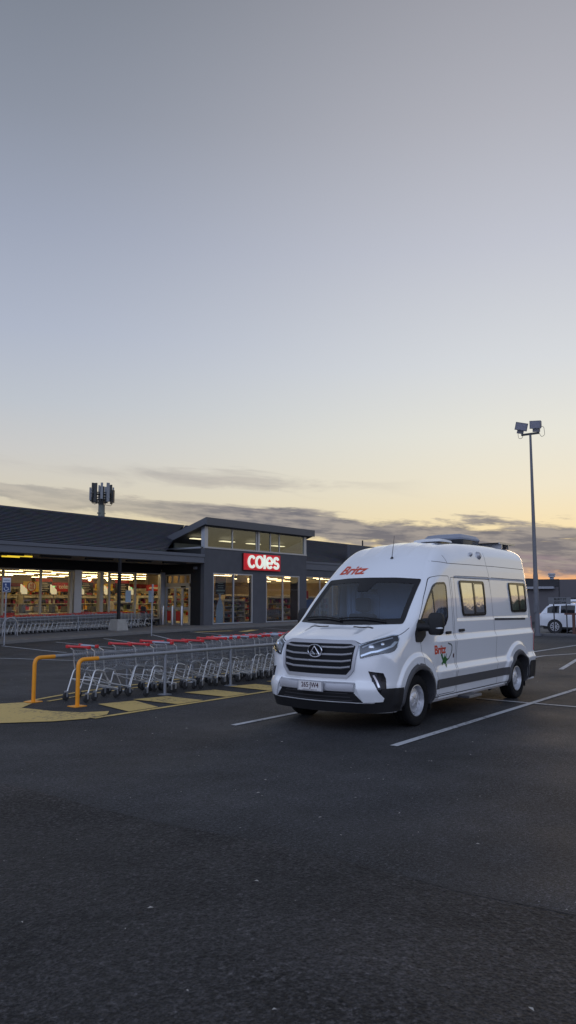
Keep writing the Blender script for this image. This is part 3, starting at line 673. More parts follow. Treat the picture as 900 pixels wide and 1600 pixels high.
def letters(y0, y1, grow, dx=0, only=None):
    out = []
    w = .165+grow
    for k, paths in enumerate((
        [earc(.80, .575, .33, .365, 38, 322)],
        [earc(1.62, .575, .345, .365, 0, 360)],
        [[(2.185, .12), (2.185, 1.085)]],
        [earc(2.74, .56, .31, .355, -42, -360), [(2.46, .53), (3.05, .53)]],
        [earc(3.50, .735, .215, .195, 10, 270, 22)+earc(3.50, .375, .235, .175, 90, -165, 22)[1:]])):
        b = MB()
        for p in paths: stroke([(x+dx, z) for x, z in p], w, y0, y1, b)
        out.append(b)
    return out
halo = MB()
for q in letters(-.175, -.157, .12, -.13): halo.add(q.v, q.f)
halo.build('halo', emit('sign_halo', (.80, .01, .025), .34, (.5, .01, .02)), sg)
for q in letters(-.27, -.18, 0): q.build('letter', 'sign_letter', sg)

# ceiling lights, checkouts, boards and shelves inside the store
def add_t(name, label, cat, grp, loc, parts, rz=0):
    t = thing(name, label, cat, loc, rz, grp)
    for nm, m, mb in parts: mb.build(nm, m, t)
    return t
# ceiling strips: long runs parallel to the window
k = 0
rows = [(y, 3.5) for y in (38.6, 40.8, 43, 45.4, 48, 50.6, 53.4)]
names = ['nearest the shop window', 'second from the window', 'above the checkouts', 'above the hanging boards', 'behind the hanging boards', 'second from the back wall', 'nearest the back wall']
for (y, z), nm in zip(rows, names):
    for x in np.arange(9, 60, 4.6):
        xx = x+(y*1.7) % 2.2
        if xx > 60: continue
        t = thing('strip_light', 'warm fluorescent strip on the shop ceiling, row %s' % nm, 'ceiling light', (xx, y, z), 0, 'strip lights on the shop ceiling '+nm)
        MB().box(-1.2, 1.2, -.05, .05, .03, .11).build('housing', 'int_white', t)
        MB().box(-1.18, 1.18, -.045, .045, 0, .03).build('tube', 'strip', t)
for x, y in ((38.9, 36.6), (41.9, 36.6), (44.9, 36.6), (38.6, 41.4), (41.6, 41.4), (44.8, 41.4), (49.5, 37), (53.5, 37)):  # extra strips added to brighten the entrance block and right wing
    t = thing('strip_light', 'added warm strip brightening the displays inside the entrance block and right wing', 'ceiling light', (x, y, 3.5), 0, 'added strip lights in the entrance block')
    MB().box(-.7, .7, -.05, .05, .03, .11).build('housing', 'int_white', t); MB().box(-.68, .68, -.035, .035, 0, .03).build('tube', 'strip', t)
for x, y in ((38.3, 35.6), (41.5, 35.8), (44.6, 35.6), (50, 36.5), (54, 36.5)):
    t = thing('pendant_light', 'round warm downlight inside the entrance block', 'ceiling light', (x, y, 3.15), 0, 'downlights in the entrance block')
    MB().lathe([(.02, .47), (.02, .2), (.16, .12), (.17, .06)], Matrix(), 16).build('shade', 'int_black', t)
    MB().lathe([(.001, 0), (.07, .01), (.1, .06), (.07, .12), (.001, .14)], Matrix(), 16).build('bulb', 'globe', t, smooth=True)
for i in range(9):
    a = i/9*2*PI
    t = thing('pendant_light', 'warm globe in the cluster hanging by the last shop window', 'ceiling light', (33.6+.75*math.cos(a), 41+.6*math.sin(a), 2.95+.12*(i % 3)), 0, 'cluster of globe lights')
    MB().lathe([(.001, 0), (.07, .01), (.1, .06), (.07, .12), (.001, .14)], Matrix(), 12).build('bulb', 'globe', t, smooth=True)
    MB().box(-.006, .006, -.006, .006, .13, .6).build('cord', 'int_black', t)
# checkouts with lane lamps
xs = list(np.arange(14.5, 36, 2.1))
ordn = ['first', 'second', 'third', 'fourth', 'fifth', 'sixth', 'seventh', 'eighth', 'ninth', 'tenth', 'eleventh', 'twelfth']
for i, x in enumerate(xs):
    t = thing('checkout', '%s checkout counter from the left behind the shop window' % ordn[i], 'checkout', (x, 40.6, .1), 0, 'checkouts behind the window')
    MB().box(-.35, .35, -.9, 1.6, 0, .82).build('counter', 'int_white', t, bevel=.03)
    MB().box(-.3, .3, -.8, 1.0, .82, .86).build('belt', 'int_black', t)
    MB().box(.1, .34, -.5, -.15, .86, 1.35).build('screen', 'int_grey', t, bevel=.02)
    MB().box(-.34, -.05, .3, .9, .86, 1.2).build('till', 'int_grey', t, bevel=.02)
    MB().tube([(.3, -.3, .8), (.3, -.3, 2.35)], .03, 8).build('lamp_pole', 'cream_frame', t)
    s = MB(); s.prism([(-.12, 1.95), (.20, 1.95), (.20, 2.22), (-.22, 2.55), (-.22, 2.1)], lambda p: (p[0]+.3, -.36, p[1]), lambda p: (p[0]+.3, -.26, p[1])); s.build('lane_sign', 'lanesign', t)
    MB().lathe([(.001, 0), (.05, .01), (.06, .06), (.001, .1)], Matrix.Translation((.3, -.3, 2.36)), 10).build('lane_lamp', 'greenled' if i % 3 else 'redled', t)
# hanging black boards with red headers
bxs = [(16.5, 44), (22, 44), (28.2, 44), (31.6, 44.2), (34.9, 44), (38.4, 44.2), (42.5, 44)]
for i, (x, y) in enumerate(bxs):
    t = thing('hanging_board', '%s black hanging board with red header from the left above the checkouts' % ordn[i], 'sign', (x, y, 2.2), 0, 'hanging aisle boards')
    MB().box(-.65, .65, 0, .05, 0, .72).build('board', 'int_black', t)
    MB().box(-.65, .65, -.004, .05, .725, .95).build('header', 'int_red', t)
    MB().box(-.5, -.49, .01, .03, .95, 1.4).box(.49, .5, .01, .03, .95, 1.4).build('hanger', 'int_black', t)
    ln = MB()
    for q, w in enumerate((.5, .7, .55, .8, .5)): ln.box(-w/2, w/2, -.008, -.003, .60-q*.12, .635-q*.12)
    ln.build('writing', 'int_white', t)
for i, (x, m_) in enumerate(((20.5, 'int_red'), (26.3, 'int_yellow'), (31.5, 'int_black'), (36, 'int_red'), (41, 'int_yellow'), (46.5, 'int_red'), (51, 'int_black'))):
    t = thing('aisle_sign', '%s coloured aisle sign from the left hanging deep in the shop' % ordn[i], 'sign', (x, 49.4, 2.45), 0, 'aisle signs deep in the shop')
    MB().box(-.9, .9, 0, .05, 0, .55).build('board', m_, t); MB().box(-.6, .6, -.006, 0, .2, .34).build('writing', 'int_white', t)
t = thing('promotion_poster', 'yellow poster with half price written in a red ringed white circle', 'poster', (30.2, 43.6, 2.24), 0)
MB().box(-.62, .62, 0, .03, 0, .66).build('board', 'int_yellow', t)
MB().lathe([(.001, 0), (.34, 0), (.34, .01), (.001, .01)], Matrix.Translation((0, -.002, .33)) @ Matrix.Rotation(PI/2, 4, 'X'), 32).build('ring', 'int_red', t)
MB().lathe([(.001, 0), (.28, 0), (.28, .01), (.001, .01)], Matrix.Translation((0, -.014, .33)) @ Matrix.Rotation(PI/2, 4, 'X'), 32).build('disc', 'int_white', t)
put_text('1/2', .26, lambda v: (v[0], -.03, .34+v[1]), 'writing', 'int_red', t, align='CENTER', bold=.012)
put_text('PRICE', .13, lambda v: (v[0], -.03, .18+v[1]), 'writing', 'int_red', t, align='CENTER', bold=.006)
t = thing('brand_poster', 'red poster with white lettering hanging right of the second black board', 'poster', (33.35, 44.4, 2.28), 0)
MB().box(-.58, .58, 0, .03, 0, .62).build('board', 'int_red', t)
put_text('coles', .42, lambda v: (v[0], -.01, .2+v[1]), 'writing', 'int_white', t, align='CENTER', bold=.012)
# shelf units with goods
def shelf(x, y, L, label, h=1.75, levels=4, grp='stocked shelves inside the shop', deep=.6):
    t = thing('shelf_unit', label, 'shelves', (x, y, .1), 0, grp)
    b = MB(); b.box(-L/2, L/2, deep-.04, deep, 0, h+.15)
    for i in range(levels+1): b.box(-L/2, L/2, 0, deep-.04, i*h/levels, i*h/levels+.04)
    b.box(-L/2-.03, -L/2, 0, deep, 0, h+.15).box(L/2, L/2+.03, 0, deep, 0, h+.15)
    b.build('rack', 'int_white', t)
    gd = MB(); rnd = random.Random(int(x*7+y))
    for i in range(levels):
        u = -L/2+.02; z = i*h/levels+.042
        while u < L/2-.12:
            w = rnd.choice((.09, .14, .22, .34, .5))*rnd.uniform(.8, 1.1); w = min(w, L/2-.02-u); hh = rnd.uniform(.35, .95)*(h/levels-.05); gd.box(u, u+w, .04+rnd.uniform(0, .05), deep-.1, z, z+hh); u += w+rnd.choice((.01, .02, .12, .2))
    o = gd.build('goods', 'goods', t, fix=False); o['kind'] = 'stuff'
    return t
for i, x in enumerate(np.arange(12, 46, 4.3)):
    shelf(x, 46.5, 3.7, '%s run of stocked shelves from the left behind the checkouts' % ordn[i])
for i, x in enumerate(np.arange(14, 60, 5.2)): shelf(x, 55.5, 5, '%s tall run of shelves from the left along the back wall' % ordn[i], h=2.5, levels=5, grp='tall shelves on the back wall')
shelf(42.0, 36.3, 2.2, 'low display of yellow goods inside the left entrance-block window', h=1.5, levels=4, grp='shelves in the entrance block')
shelf(44.9, 40.5, 3.6, 'shelf run inside the right entrance-block window', h=1.6, levels=4, grp='shelves in the entrance block')
for i, (x, y) in enumerate(((47.3, 40.5), (50.6, 42.8), (54.5, 46), (58.2, 49.5), (52.8, 39.2))):
    shelf(x, y, 3.2, '%s freestanding shelf run seen through the right entrance-block window' % ordn[i], h=1.9, grp='freestanding shelves deep in the shop')
for x, y, L in ((39.9, 42.2, 3.4), (49.5, 38, 3), (53, 36.6, 3)): shelf(x, y, L, 'tall shelf run standing deeper behind the entrance block glass' if x < 45 else ('short shelf run inside the right wing' if x < 51 else 'long shelf run inside the right wing'), grp='shelves in the entrance block')
B('bulkhead', 'tan', 36.3, 46.88, 39.2, 39.4, 2.75, 3.62); B('partition', 'wall_black', 36.3, 36.35, FY+.35, 34.85, .1, 3.6)
B('bulkhead', 'tan', 2, 36, 52.0, 52.2, 3.0, 3.62)
B('red_frieze', 'int_red', 2, 61, 57.85, 57.97, 2.85, 3.25)
# decals and posters in the entrance-block windows
t = thing('window_poster', 'tall black poster with pale lines hung inside the left entrance-block window', 'poster', (38.25, 34.3, 2.05), 0)
MB().box(-.5, .5, 0, .02, 0, 1.2).build('board', 'int_black', t)
MB().box(-.4, .4, -.006, 0, .9, 1.12).build('header', mat('dull_red', (.16, .03, .025), .6), t)
ln = MB()
for q, w in enumerate((.45, .6, .5)): ln.box(-w/2, w/2, -.006, 0, .72-q*.14, .76-q*.14)
ln.box(-.42, .42, -.006, 0, .22, .32); ln.box(-.3, .3, -.006, 0, .06, .12); ln.build('writing', mat('pale_green', (.32, .42, .36), .6), t)
t = thing('bottle_display', 'pale blue bottle-shaped cardboard display inside the left entrance-block window', 'display', (38.1, 34.25, .1), 0)
MB().prism([(-.32, 0), (.36, 0), (.38, .9), (.34, 1.25), (.12, 1.7), (.10, 2.0), (-.04, 2.0), (-.05, 1.65), (-.28, 1.2), (-.34, .7)], lambda p: (p[0], 0, p[1]), lambda p: (p[0], .04, p[1])).build('cutout', 'decal_blue', t)
t = thing('window_banner', 'blue banner standing behind the right-wing glass under a red one', 'banner', (49.2, 34.95, .2), 0)
MB().box(-.55, .65, 0, .02, 0, 1.55).build('panel', mat('banner_blue', (.10, .17, .34), .6, var=.3, scale=2), t)
MB().box(-.5, .0, 0, .02, 1.62, 2.2).build('panel', 'int_red', t)
t = thing('entrance_poster', 'small red poster on the glass beside the entrance doors', 'poster', (36.2, 34.95, 1.5)); MB().box(0, .02, 0, .2, 0, .9).build('panel', 'int_red', t)
for i, (x, z0, m_, lab) in enumerate(((32.65, 1.55, 'sign_white', 'left pale notice taped to the last shop window pane'), (34.6, 1.55, 'sign_white', 'right pale notice taped to the last shop window pane'))):
    t = thing('window_notice', lab, 'notice', (x, WY-.03, z0)); MB().box(0, .45, 0, .012, 0, .75).build('panel', 'decal_blue', t)
for i, (x, m_) in enumerate(((24.8, 'int_red'), (30.1, 'int_red'), (32.6, 'int_red'), (34.0, 'int_yellow'))):
    t = thing('promo_bin', '%s bin of specials from the left low behind the shop window' % ordn[i], 'bin', (x, 38.2, .1), 0, 'bins behind the shop window')
    MB().box(-.45, .45, -.3, .3, 0, .9).build('tub', m_, t, bevel=.03)
    MB().box(-.4, .4, -.25, .25, .905, 1.0).build('contents', 'goods', t)
shelf(34.3, 39.3, 1.6, 'green and yellow produce stand inside the last shop window', h=1.4, levels=3, grp='produce stands')
# awning post on its concrete foot
t = thing('awning_post', 'dark square awning post on a tapered concrete foot', 'post', (28.75, 33.35, zf(28.7)))
MB().box(-.07, .07, -.07, .07, .55, 4.02-zf(28.7)).build('shaft', 'wall_black', t)
f = MB(); f.add([(x*s, y*s, z) for s, z in ((.40, 0), (.30, .62)) for x, y in ((-1, -1), (1, -1), (1, 1), (-1, 1))], [(0, 1, 2, 3), (7, 6, 5, 4), (0, 4, 5, 1), (1, 5, 6, 2), (2, 6, 7, 3), (3, 7, 4, 0)]); f.build('foot', 'conc', t, bevel=.015)
# bollards at the door
bo = thing('bollard', 'left stainless bollard in front of the entrance doors', 'bollard', (35.55, 36.9, .1), 0, 'bollards at the entrance')
MB().lathe([(.001, 0), (.085, 0), (.085, 1.18), (.07, 1.22), (.001, 1.23)], Matrix(), 20).build('post', 'steel', bo, smooth=True)
dup(bo, (35.5, 35.15, .1), 0, 'right stainless bollard in front of the entrance doors')
dup(bo, (35.55, 36.05, .1), 0, 'middle stainless bollard in front of the entrance doors')
# bike hoop
def hoop(x, y, label):
    t = thing('bike_rack', label, 'bike rack', (x, y, zf(x)))
    MB().tube([(-.42, 0, 0)]+[(-.42*math.cos(a), 0, .48+.42*math.sin(a)) for a in np.linspace(0, PI, 14)]+[(.42, 0, 0)], .028, 8).build('hoop', 'steel', t, smooth=True)
hoop(22.55, 34.2, 'steel hoop bike rack at the left end of the trolley row')
# accessible parking signs
def psign(x, y, z0, h, label, two=False, rz=0.):
    t = thing('parking_sign', label, 'sign', (x, y, z0), rz)
    MB().tube([(0, 0, 0), (0, 0, h)], .032, 8).build('post', 'galv', t)
    p = MB().box(-.17, .17, -.045, -.035, h-.62, h).build('plate', 'sign_white', t)
    MB().box(-.155, .155, -.05, -.0455, h-.60, h-.2).build('blue_field', 'sign_blue', p)
    s = MB()
    def st(path, w): stroke(path, w, -.056, -.051, s)
    zc = h-.42
    st(earc(-.01, zc-.05, .085, .085, 150, 390, 20), .022); st([(-.03, zc+.10), (-.02, zc-.0), (.06, zc-.0), (.10, zc-.12)], .026); st(earc(-.035, zc+.135, .018, .018, 0, 360, 10), .03)
    s.build('wheelchair_symbol', 'sign_white', p)
    put_text('PARKING', .062, lambda v: (v[0], -.05, h-.13+v[1]), 'writing', 'sign_blue', p, align='CENTER', bold=.002)
psign(19.62, 30.15, gz(19.62, 30.15), 2.92, 'accessible parking sign on a thin post at the left edge of the picture', rz=-.55)
psign(27.45, 29.3, gz(27.45, 29.3), 2.62, 'accessible parking sign on a thin post in front of the entrance', rz=.75)

# ------------------------------------------------------------------ trolleys
def make_trolley():
    t = thing('shopping_trolley', 'x', 'trolley')
    def lerp(a, b, k): return a+(b-a)*k
    w = .0042
    # basket: rear x .06..., front x .86
    TR, TF, BR, BF = (.10, .27, .88), (.90, .205, .80), (.20, .235, .47), (.84, .18, .52)
    b = MB()
    for s in (-1, 1):
        n = 15
        for i in range(n+1):
            k = i/n; p = [lerp(TR[j], TF[j], k) for j in range(3)]; q = [lerp(BR[j], BF[j], k) for j in range(3)]
            b.tube([(p[0], s*p[1], p[2]), (q[0], s*q[1], q[2])], w*.8, 3, caps=False)
        for m_ in (.0, .22, .45, .7, 1.):
            p = [lerp(TR[j], BR[j], m_) for j in range(3)]; q = [lerp(TF[j], BF[j], m_) for j in range(3)]
            b.tube([(p[0], s*p[1], p[2]), (q[0], s*q[1], q[2])], w if m_ else .007, 4, caps=False)
    n = 7
    for i in range(1, n):
        k = -1+2*i/n
        b.tube([(TF[0], k*TF[1], TF[2]), (BF[0], k*BF[1], BF[2]), (BR[0], k*BR[1], BR[2])], w*.8, 3, caps=False)
    for m_ in (0, .35, .7, 1):
        x, y, z = [lerp(TF[j], BF[j], m_) for j in range(3)]; b.tube([(x, -y, z), (x, y, z)], w if m_ else .007, 4, caps=False)
    for m_ in np.linspace(0, 1, 9):
        x, y, z = [lerp(BR[j], BF[j], m_) for j in range(3)]; b.tube([(x, -y, z), (x, y, z)], w, 3, caps=False)
    b.build('basket', 'wire', t, fix=False)
    g_ = MB()                                        # rear gate
    for i in range(9):
        k = -1+2*i/8; g_.tube([(.11, k*.262, .86), (.24, k*.225, .50)], w*.8, 3, caps=False)
    for z, x, y in ((.86, .11, .262), (.68, .175, .245), (.50, .24, .225)): g_.tube([(x, -y, z), (x, y, z)], w, 3, caps=False)
    g_.build('rear_gate', 'wire', t, fix=False)
    c = MB()                                         # child seat flap folded back
    for i in range(6):
        k = -.2+.08*i; c.tube([(.16, k, .84), (.30, k, .62)], w, 3, caps=False)
    c.box(.17, .34, -.16, .16, .625, .64)
    c.build('child_seat', 'int_grey', t, fix=False)
    h = MB(); h.tube([(0, -.245, .945), (0, .245, .945)], .022, 8); h.build('handle', 'trolley_red', t, smooth=True)
    e = MB()
    for s in (-1, 1): e.box(-.022, .035, s*.27-.032, s*.27+.032, .915, .972)
    e.build('handle_end', 'trolley_red', t, bevel=.01)
    a = MB()
    for s in (-1, 1):
        a.tube([(.02, s*.27, .94), (.14, s*.27, .87), (.165, s*.265, .60), (.18, s*.264, .55)], .0105, 6)
        a.tube(arc([(.42, s*.235, .50), (.17, s*.265, .56), (.02, s*.265, .15)], .09, 4), .0125, 7)
        a.tube(arc([(.10, s*.262, .37), (.34, s*.20, .27), (.84, s*.15, .16)], .1, 4), .0115, 7)
        a.tube([(.42, s*.235, .5), (.60, s*.17, .23)], .009, 6)
    a.tube([(.10, -.262, .37), (.10, .262, .37)], .009, 6); a.tube([(.84, -.155, .16), (.84, .155, .16)], .0125, 7); a.tube([(.42, -.235, .5), (.42, .235, .5)], .009, 6)
    a.build('frame', 'tube', t, smooth=True, fix=False)
    for x, y in ((.0, -.265), (.0, .265), (.80, -.16), (.80, .16)):
        f = MB(); f.box(x-.018, x+.018, y-.028, y-.020, .06, .155).box(x-.018, x+.018, y+.020, y+.028, .06, .155).box(x-.02, x+.02, y-.03, y+.03, .145, .165)
        f.build('caster', 'wire', t)
        wm = MB(); wm.lathe([(.012, -.015), (.058, -.017), (.069, -.011), (.069, .011), (.058, .017), (.012, .015)], Matrix.Translation((x-.012, y, .069)) @ Matrix.Rotation(PI/2, 4, 'X'), 16, close=True)
        wm.build('wheel', 'rubber', t, smooth=True)
        # pale hub disc
    return t
tr0 = make_trolley()
grey_handle = MB().tube([(0, -.15, .945), (0, .20, .945)], .019, 8).tube([(0, -.245, .945), (0, .245, .945)], .0165, 8).build('handle', mat('handle_grey', (.30, .33, .40), .45), None, smooth=True)
handle_alt = grey_handle.data; bpy.data.objects.remove(grey_handle)
lab = ['leftmost loose trolley at the yellow end of the bay', 'trolley pushed askew just behind the leftmost one', 'trolley turned slightly behind the rail between the second and fourth', 'trolley close to the near rail beside its second post',
       'trolley furthest back in the loose group, at the far rail', 'loose trolley with its rear legs right of the second post', 'trolley behind and right of the second post', 'last loose trolley before the nested row']
loose = [(8.50, 10.88, .06), (8.83, 11.02, -.12), (9.55, 11.02, .05), (9.72, 10.72, -.04), (10.5, 11.2, .10), (10.32, 10.74, .03), (10.95, 10.95, -.05), (11.2, 10.78, .02)]
g0 = 'shopping trolleys in the outdoor bay'
used = False
hrnd = random.Random(21)
def put(x, y, rz, label, grp, z=0., scale=None):
    global used
    if not used:
        used = True; tr0.location = (x, y, z); tr0.rotation_euler = (0, 0, rz); tr0['label'] = label; tr0['group'] = grp
        if scale: tr0.scale = (scale,)*3
        return tr0
    o = dup(tr0, (x, y, z), rz, label, scale); o['group'] = grp
    if hrnd.random() < .38:
        for c in o.children:
            if c.name.startswith('handle') and not c.name.startswith('handle_end'): c.data = handle_alt
    return o
for (x, y, rz), lb in zip(loose, lab): put(x, y, rz, 'wire '+lb, g0, scale=.97)
rnd = random.Random(3)
for i in range(19):
    x = 11.75+i*.262+rnd.uniform(-.045, .045)
    place = 'first' if i == 0 else ordn[i] if i < 12 else None
    lb = ('%s wire trolley from the left of the nested row behind the rail' % ordn[i]) if i < 12 else 'wire trolley in the far end of the nested row, hidden by the van'
    put(x, 10.86+rnd.uniform(-.07, .07)+.012*i, rnd.uniform(-.10, .10), lb, 'nested trolleys in the outdoor bay', scale=.985)
for row, y in enumerate((35.15, 35.95, 36.72)):
    for i in range(48):
        x = 19.4+i*.262
        if x > 31.6-row*.5: continue
        put(x+rnd.uniform(-.03, .03), y+rnd.uniform(-.03, .03), rnd.uniform(-.04, .04), ('trolley nested in the long front row under the awning' if row == 0 else 'trolley nested in the middle row under the awning' if row == 1 else 'trolley nested in the long rear row close to the shop window'), ('front row of nested trolleys under the awning' if row == 0 else 'middle row of nested trolleys under the awning' if row == 1 else 'rear row of nested trolleys under the awning'), z=zf(x))
for i in range(8): put(45.2+i*.27, 36.2, PI, '%s wire trolley of the row inside the right entrance-block window' % ordn[i], 'trolleys nested inside the shop', z=.1)
put(32.1, 35.2, .03, 'odd trolley standing just right of the front row under the awning', 'odd trolleys by the entrance', z=zf(32))
t = thing('mobility_scooter', 'dark low electric scooter parked beside the entrance under the awning', 'scooter', (33.9, 36.4, zf(34)))
MB().box(-.5, .45, -.25, .25, .14, .28).build('platform', 'gloss_black', t, bevel=.05); MB().box(-.5, -.1, -.22, .22, .28, .62).build('seat_base', 'black_plastic', t, bevel=.05); MB().box(-.55, -.08, -.24, .24, .62, .74).box(-.58, -.48, -.22, .22, .74, 1.2).build('seat', 'seat', t, bevel=.04)
MB().tube([(.38, 0, .25), (.25, 0, .95)], .03, 8).build('tiller', 'steel', t); MB().tube([(.25, -.28, .97), (.25, .28, .97)], .02, 8).build('handlebar', 'rubber', t)
for x, y in ((-.38, -.27), (-.38, .27), (.38, -.27), (.38, .27)):
    MB().lathe([(.01, -.04), (.12, -.04), (.13, 0), (.12, .04), (.01, .04)], Matrix.Translation((x, y, .13)) @ Matrix.Rotation(PI/2, 4, 'X'), 16, close=True).build('wheel', 'rubber', t)

# rails of the outdoor bay
def rail(name, label, x0, x1, y, h, posts, r=.034):
    t = thing(name, label, 'rail', (x0, y, 0))
    L = x1-x0
    MB().tube(arc([(0, 0, 0), (0, 0, h), (.40, 0, h+.0)], .12, 6), r, 12).build('end_post', 'rail_yellow', t, smooth=True)
    MB().box(-.11, .11, -.11, .11, 0, .012).build('base_plate', 'rail_yellow', t)
    MB().tube([(.40, 0, h), (L, 0, h+.02)], r, 12).build('top_rail', 'galv', t, smooth=True)
    for x in posts:
        MB().tube([(x-x0, 0, 0), (x-x0, 0, h)], r*.85, 10).build('post', 'galv', t, smooth=True)
        MB().box(x-x0-.09, x-x0+.09, -.09, .09, 0, .012).build('base_plate', 'galv', t)
    return t
rail('bay_rail', 'near galvanised trolley-bay rail with a yellow bent end post', 8.13, 15.6, 10.38, .745, (10.08, 11.9, 13.7, 15.5))
rail('bay_rail', 'far galvanised trolley-bay rail with a yellow bent end post, behind the trolleys', 8.03, 15.6, 11.42, .735, (10.1, 11.9, 13.7, 15.5))
t = thing('awning_rail', 'long grey rail in front of the trolleys under the awning', 'rail', (19.2, 34.72, 0))
MB().tube([(x-19.2, 0, zf(x)+.86) for x in np.arange(19.2, 31.1, 1)], .03, 8).build('top_rail', 'galv', t, smooth=True)
MB().tube([(x-19.2, 0, zf(x)+.72) for x in np.arange(19.2, 31.1, 1)], .018, 8).build('lower_rail', 'galv', t, smooth=True)
for x in (19.3, 23.2, 27.1, 30.9): MB().tube([(x-19.2, 0, zf(x)-.02), (x-19.2, 0, zf(x)+.86)], .025, 8).build('post', 'galv', t)

# ------------------------------------------------------------------ floodlight pole
t = thing('floodlight_pole', 'tall tapered grey pole carrying two square floodlights', 'lamp post', (37.1, 12.84, 0))
MB().tube([(0, 0, 0), (0, 0, 2.9), (0, 0, 3.0), (0, 0, 9.85)], [.13, .115, .10, .055], 12).build('pole', 'pole', t, smooth=True)
MB().tube([(0, 0, 0), (0, 0, .12)], .2, 12).build('pole_base', 'pole', t)
MB().box(-.03, .03, -.45, .45, 9.83, 9.93, Matrix.Rotation(.0, 3, 'X')).build('crossbar', 'mast_dark', t)
MB().box(-.16, -.12, -.08, .08, 1.1, 1.5).build('hatch_cover', 'pole', t)
def flood(y, rz, ry, rx=.0):
    R = Matrix.Translation((-.05, y, 10.30)) @ Matrix.Rotation(rz, 4, 'Z') @ Matrix.Rotation(ry, 4, 'Y') @ Matrix.Rotation(rx, 4, 'X')
    b = MB(); b.add([R @ Vector(v) for v in [(x, yy, z) for x, s in ((-.10, 1.), (.16, .72)) for yy in (-.30*s, .30*s) for z in (-.20*s, .20*s)]], [(0, 1, 3, 2), (4, 6, 7, 5), (0, 4, 5, 1), (2, 3, 7, 6), (0, 2, 6, 4), (1, 5, 7, 3)])
    o = b.build('floodlight', 'lamp_head', t, bevel=.01)
    q = MB(); q.add([R @ Vector(v) for v in [(-.105, -.26, -.16), (-.105, .26, -.16), (-.105, .26, .16), (-.105, -.26, .16)]], [(0, 1, 2, 3)]); q.build('lamp_glass', 'lamp_face', o)
    q = MB(); q.add([R @ Vector(v) for v in [(x, yy, z) for x in (-.06, .1) for yy in (-.16, .16) for z in (-.36, -.19)]], [(0, 1, 3, 2), (4, 6, 7, 5), (0, 4, 5, 1), (2, 3, 7, 6), (0, 2, 6, 4), (1, 5, 7, 3)]); q.build('gear_box', 'lamp_head', o)
flood(.42, .35, -.25, .22); flood(-.32, -.15, -.2, .12)
MB().tube(arc([(0, -.4, 9.95), (0, -.55, 9.65), (0, -.72, 9.75), (0, -.68, 10.15), (0, -.55, 10.2)], .15, 5), .011, 6).build('cable', 'mast_dark', t)
MB().tube(arc([(0, .35, 9.9), (0, .42, 9.7), (0, .6, 9.72), (0, .62, 10.0)], .1, 5), .011, 6).build('cable', 'mast_dark', t)

# ------------------------------------------------------------------ mobile phone mast behind the roof
t = thing('phone_mast', 'phone mast crowned with grey antenna panels rising behind the tiled roof', 'mast', (55.5, 67.65, 0))
MB().tube([(0, 0, 0), (0, 0, 12.2)], [.5, .36], 14).build('pole', 'mast_grey', t, smooth=True); MB().tube([(0, 0, 12.2), (0, 0, 14.3)], .26, 12).build('pole_head', 'mast_dark', t)
fr_ = MB(); 
for z in (12.95, 13.5): fr_.tube([(1.05*math.cos(a), 1.05*math.sin(a), z) for a in np.linspace(0, 2*PI, 13)[:-1]], .06, 6, closed=True)
for a in np.linspace(0, 2*PI, 7)[:-1]: fr_.tube([(0, 0, 13.4), (1.05*math.cos(a), 1.05*math.sin(a), 13.4)], .07, 6)
fr_.build('head_frame', 'mast_dark', t)
rnd = random.Random(11)
for i, a in enumerate(np.linspace(0, 2*PI, 12)[:-1]):
    r = 1.22+.14*(i % 2); h = rnd.choice((1.4, 1.8, 2.1)); w = rnd.choice((.09, .13, .16)); z0 = 12.55+rnd.uniform(-.15, .35)
    R = Matrix.Translation((r*math.cos(a), r*math.sin(a), z0)) @ Matrix.Rotation(a, 4, 'Z')
    b = MB(); b.add([R @ Vector((x, y, z)) for x in (-.07, .09) for y in (-w, w) for z in (0, h)], [(0, 1, 3, 2), (4, 6, 7, 5), (0, 4, 5, 1), (2, 3, 7, 6), (0, 2, 6, 4), (1, 5, 7, 3)]); b.build('antenna_panel', 'antenna_panel' if i % 3 else 'mast_dark', t)
    b = MB(); b.add([R @ Vector((x, y, z)) for x in (-.32, -.14) for y in (-.10, .10) for z in (-.15, .35)], [(0, 1, 3, 2), (4, 6, 7, 5), (0, 4, 5, 1), (2, 3, 7, 6), (0, 2, 6, 4), (1, 5, 7, 3)]); b.build('radio_unit', 'mast_dark', t)
    if i % 2: MB().tube([(r*math.cos(a), r*math.sin(a), z0), (r*.8*math.cos(a), r*.8*math.sin(a), z0-.35), (.3*math.cos(a), .3*math.sin(a), z0-.2)], .03, 5).build('cable', 'mast_dark', t)
MB().box(-.45, .4, -.2, .2, 11.2, 11.35).build('bracket', 'mast_grey', t)

# ------------------------------------------------------------------ right background
wh = thing('warehouse', 'low grey blockwork building with a dark upper band at the right edge of the picture', 'building', (60, 18, 0))
MB().box(0, 12, -40, 12, -1, 3.27).build('wall', 'bg_wall', wh)
MB().box(-.05, 0, 1.0, 12.5, 2.72, 3.30).build('roof_edge', 'bg_dark', wh)
MB().box(-.35, -.05, 1.3, 3.6, 2.56, 2.74).box(-.35, -.05, 3.7, 9, 2.6, 2.72).build('awning', 'bg_light', wh)
MB().box(-.04, 0, .94, .99, -1, 3.3).build('joint', 'bg_dark', wh)
MB().lathe([(.001, 3.25), (.16, 3.25), (.15, 3.45), (.26, 3.47), (.22, 3.62), (.30, 3.66), (.26, 3.76), (.001, 3.78)], Matrix.Translation((.5, 1.66, 0)), 16).build('roof_vent', 'bg_light', wh)
MB().box(3, 5, -14, -4, 3.27, 3.55).box(2, 3, 4, 5, 3.27, 3.45).build('roof_plant', 'bg_dark', wh)
t = thing('direction_sign', 'grey direction sign with black capitals on two thin posts at the median', 'sign', (37.75, 11.93, .08))
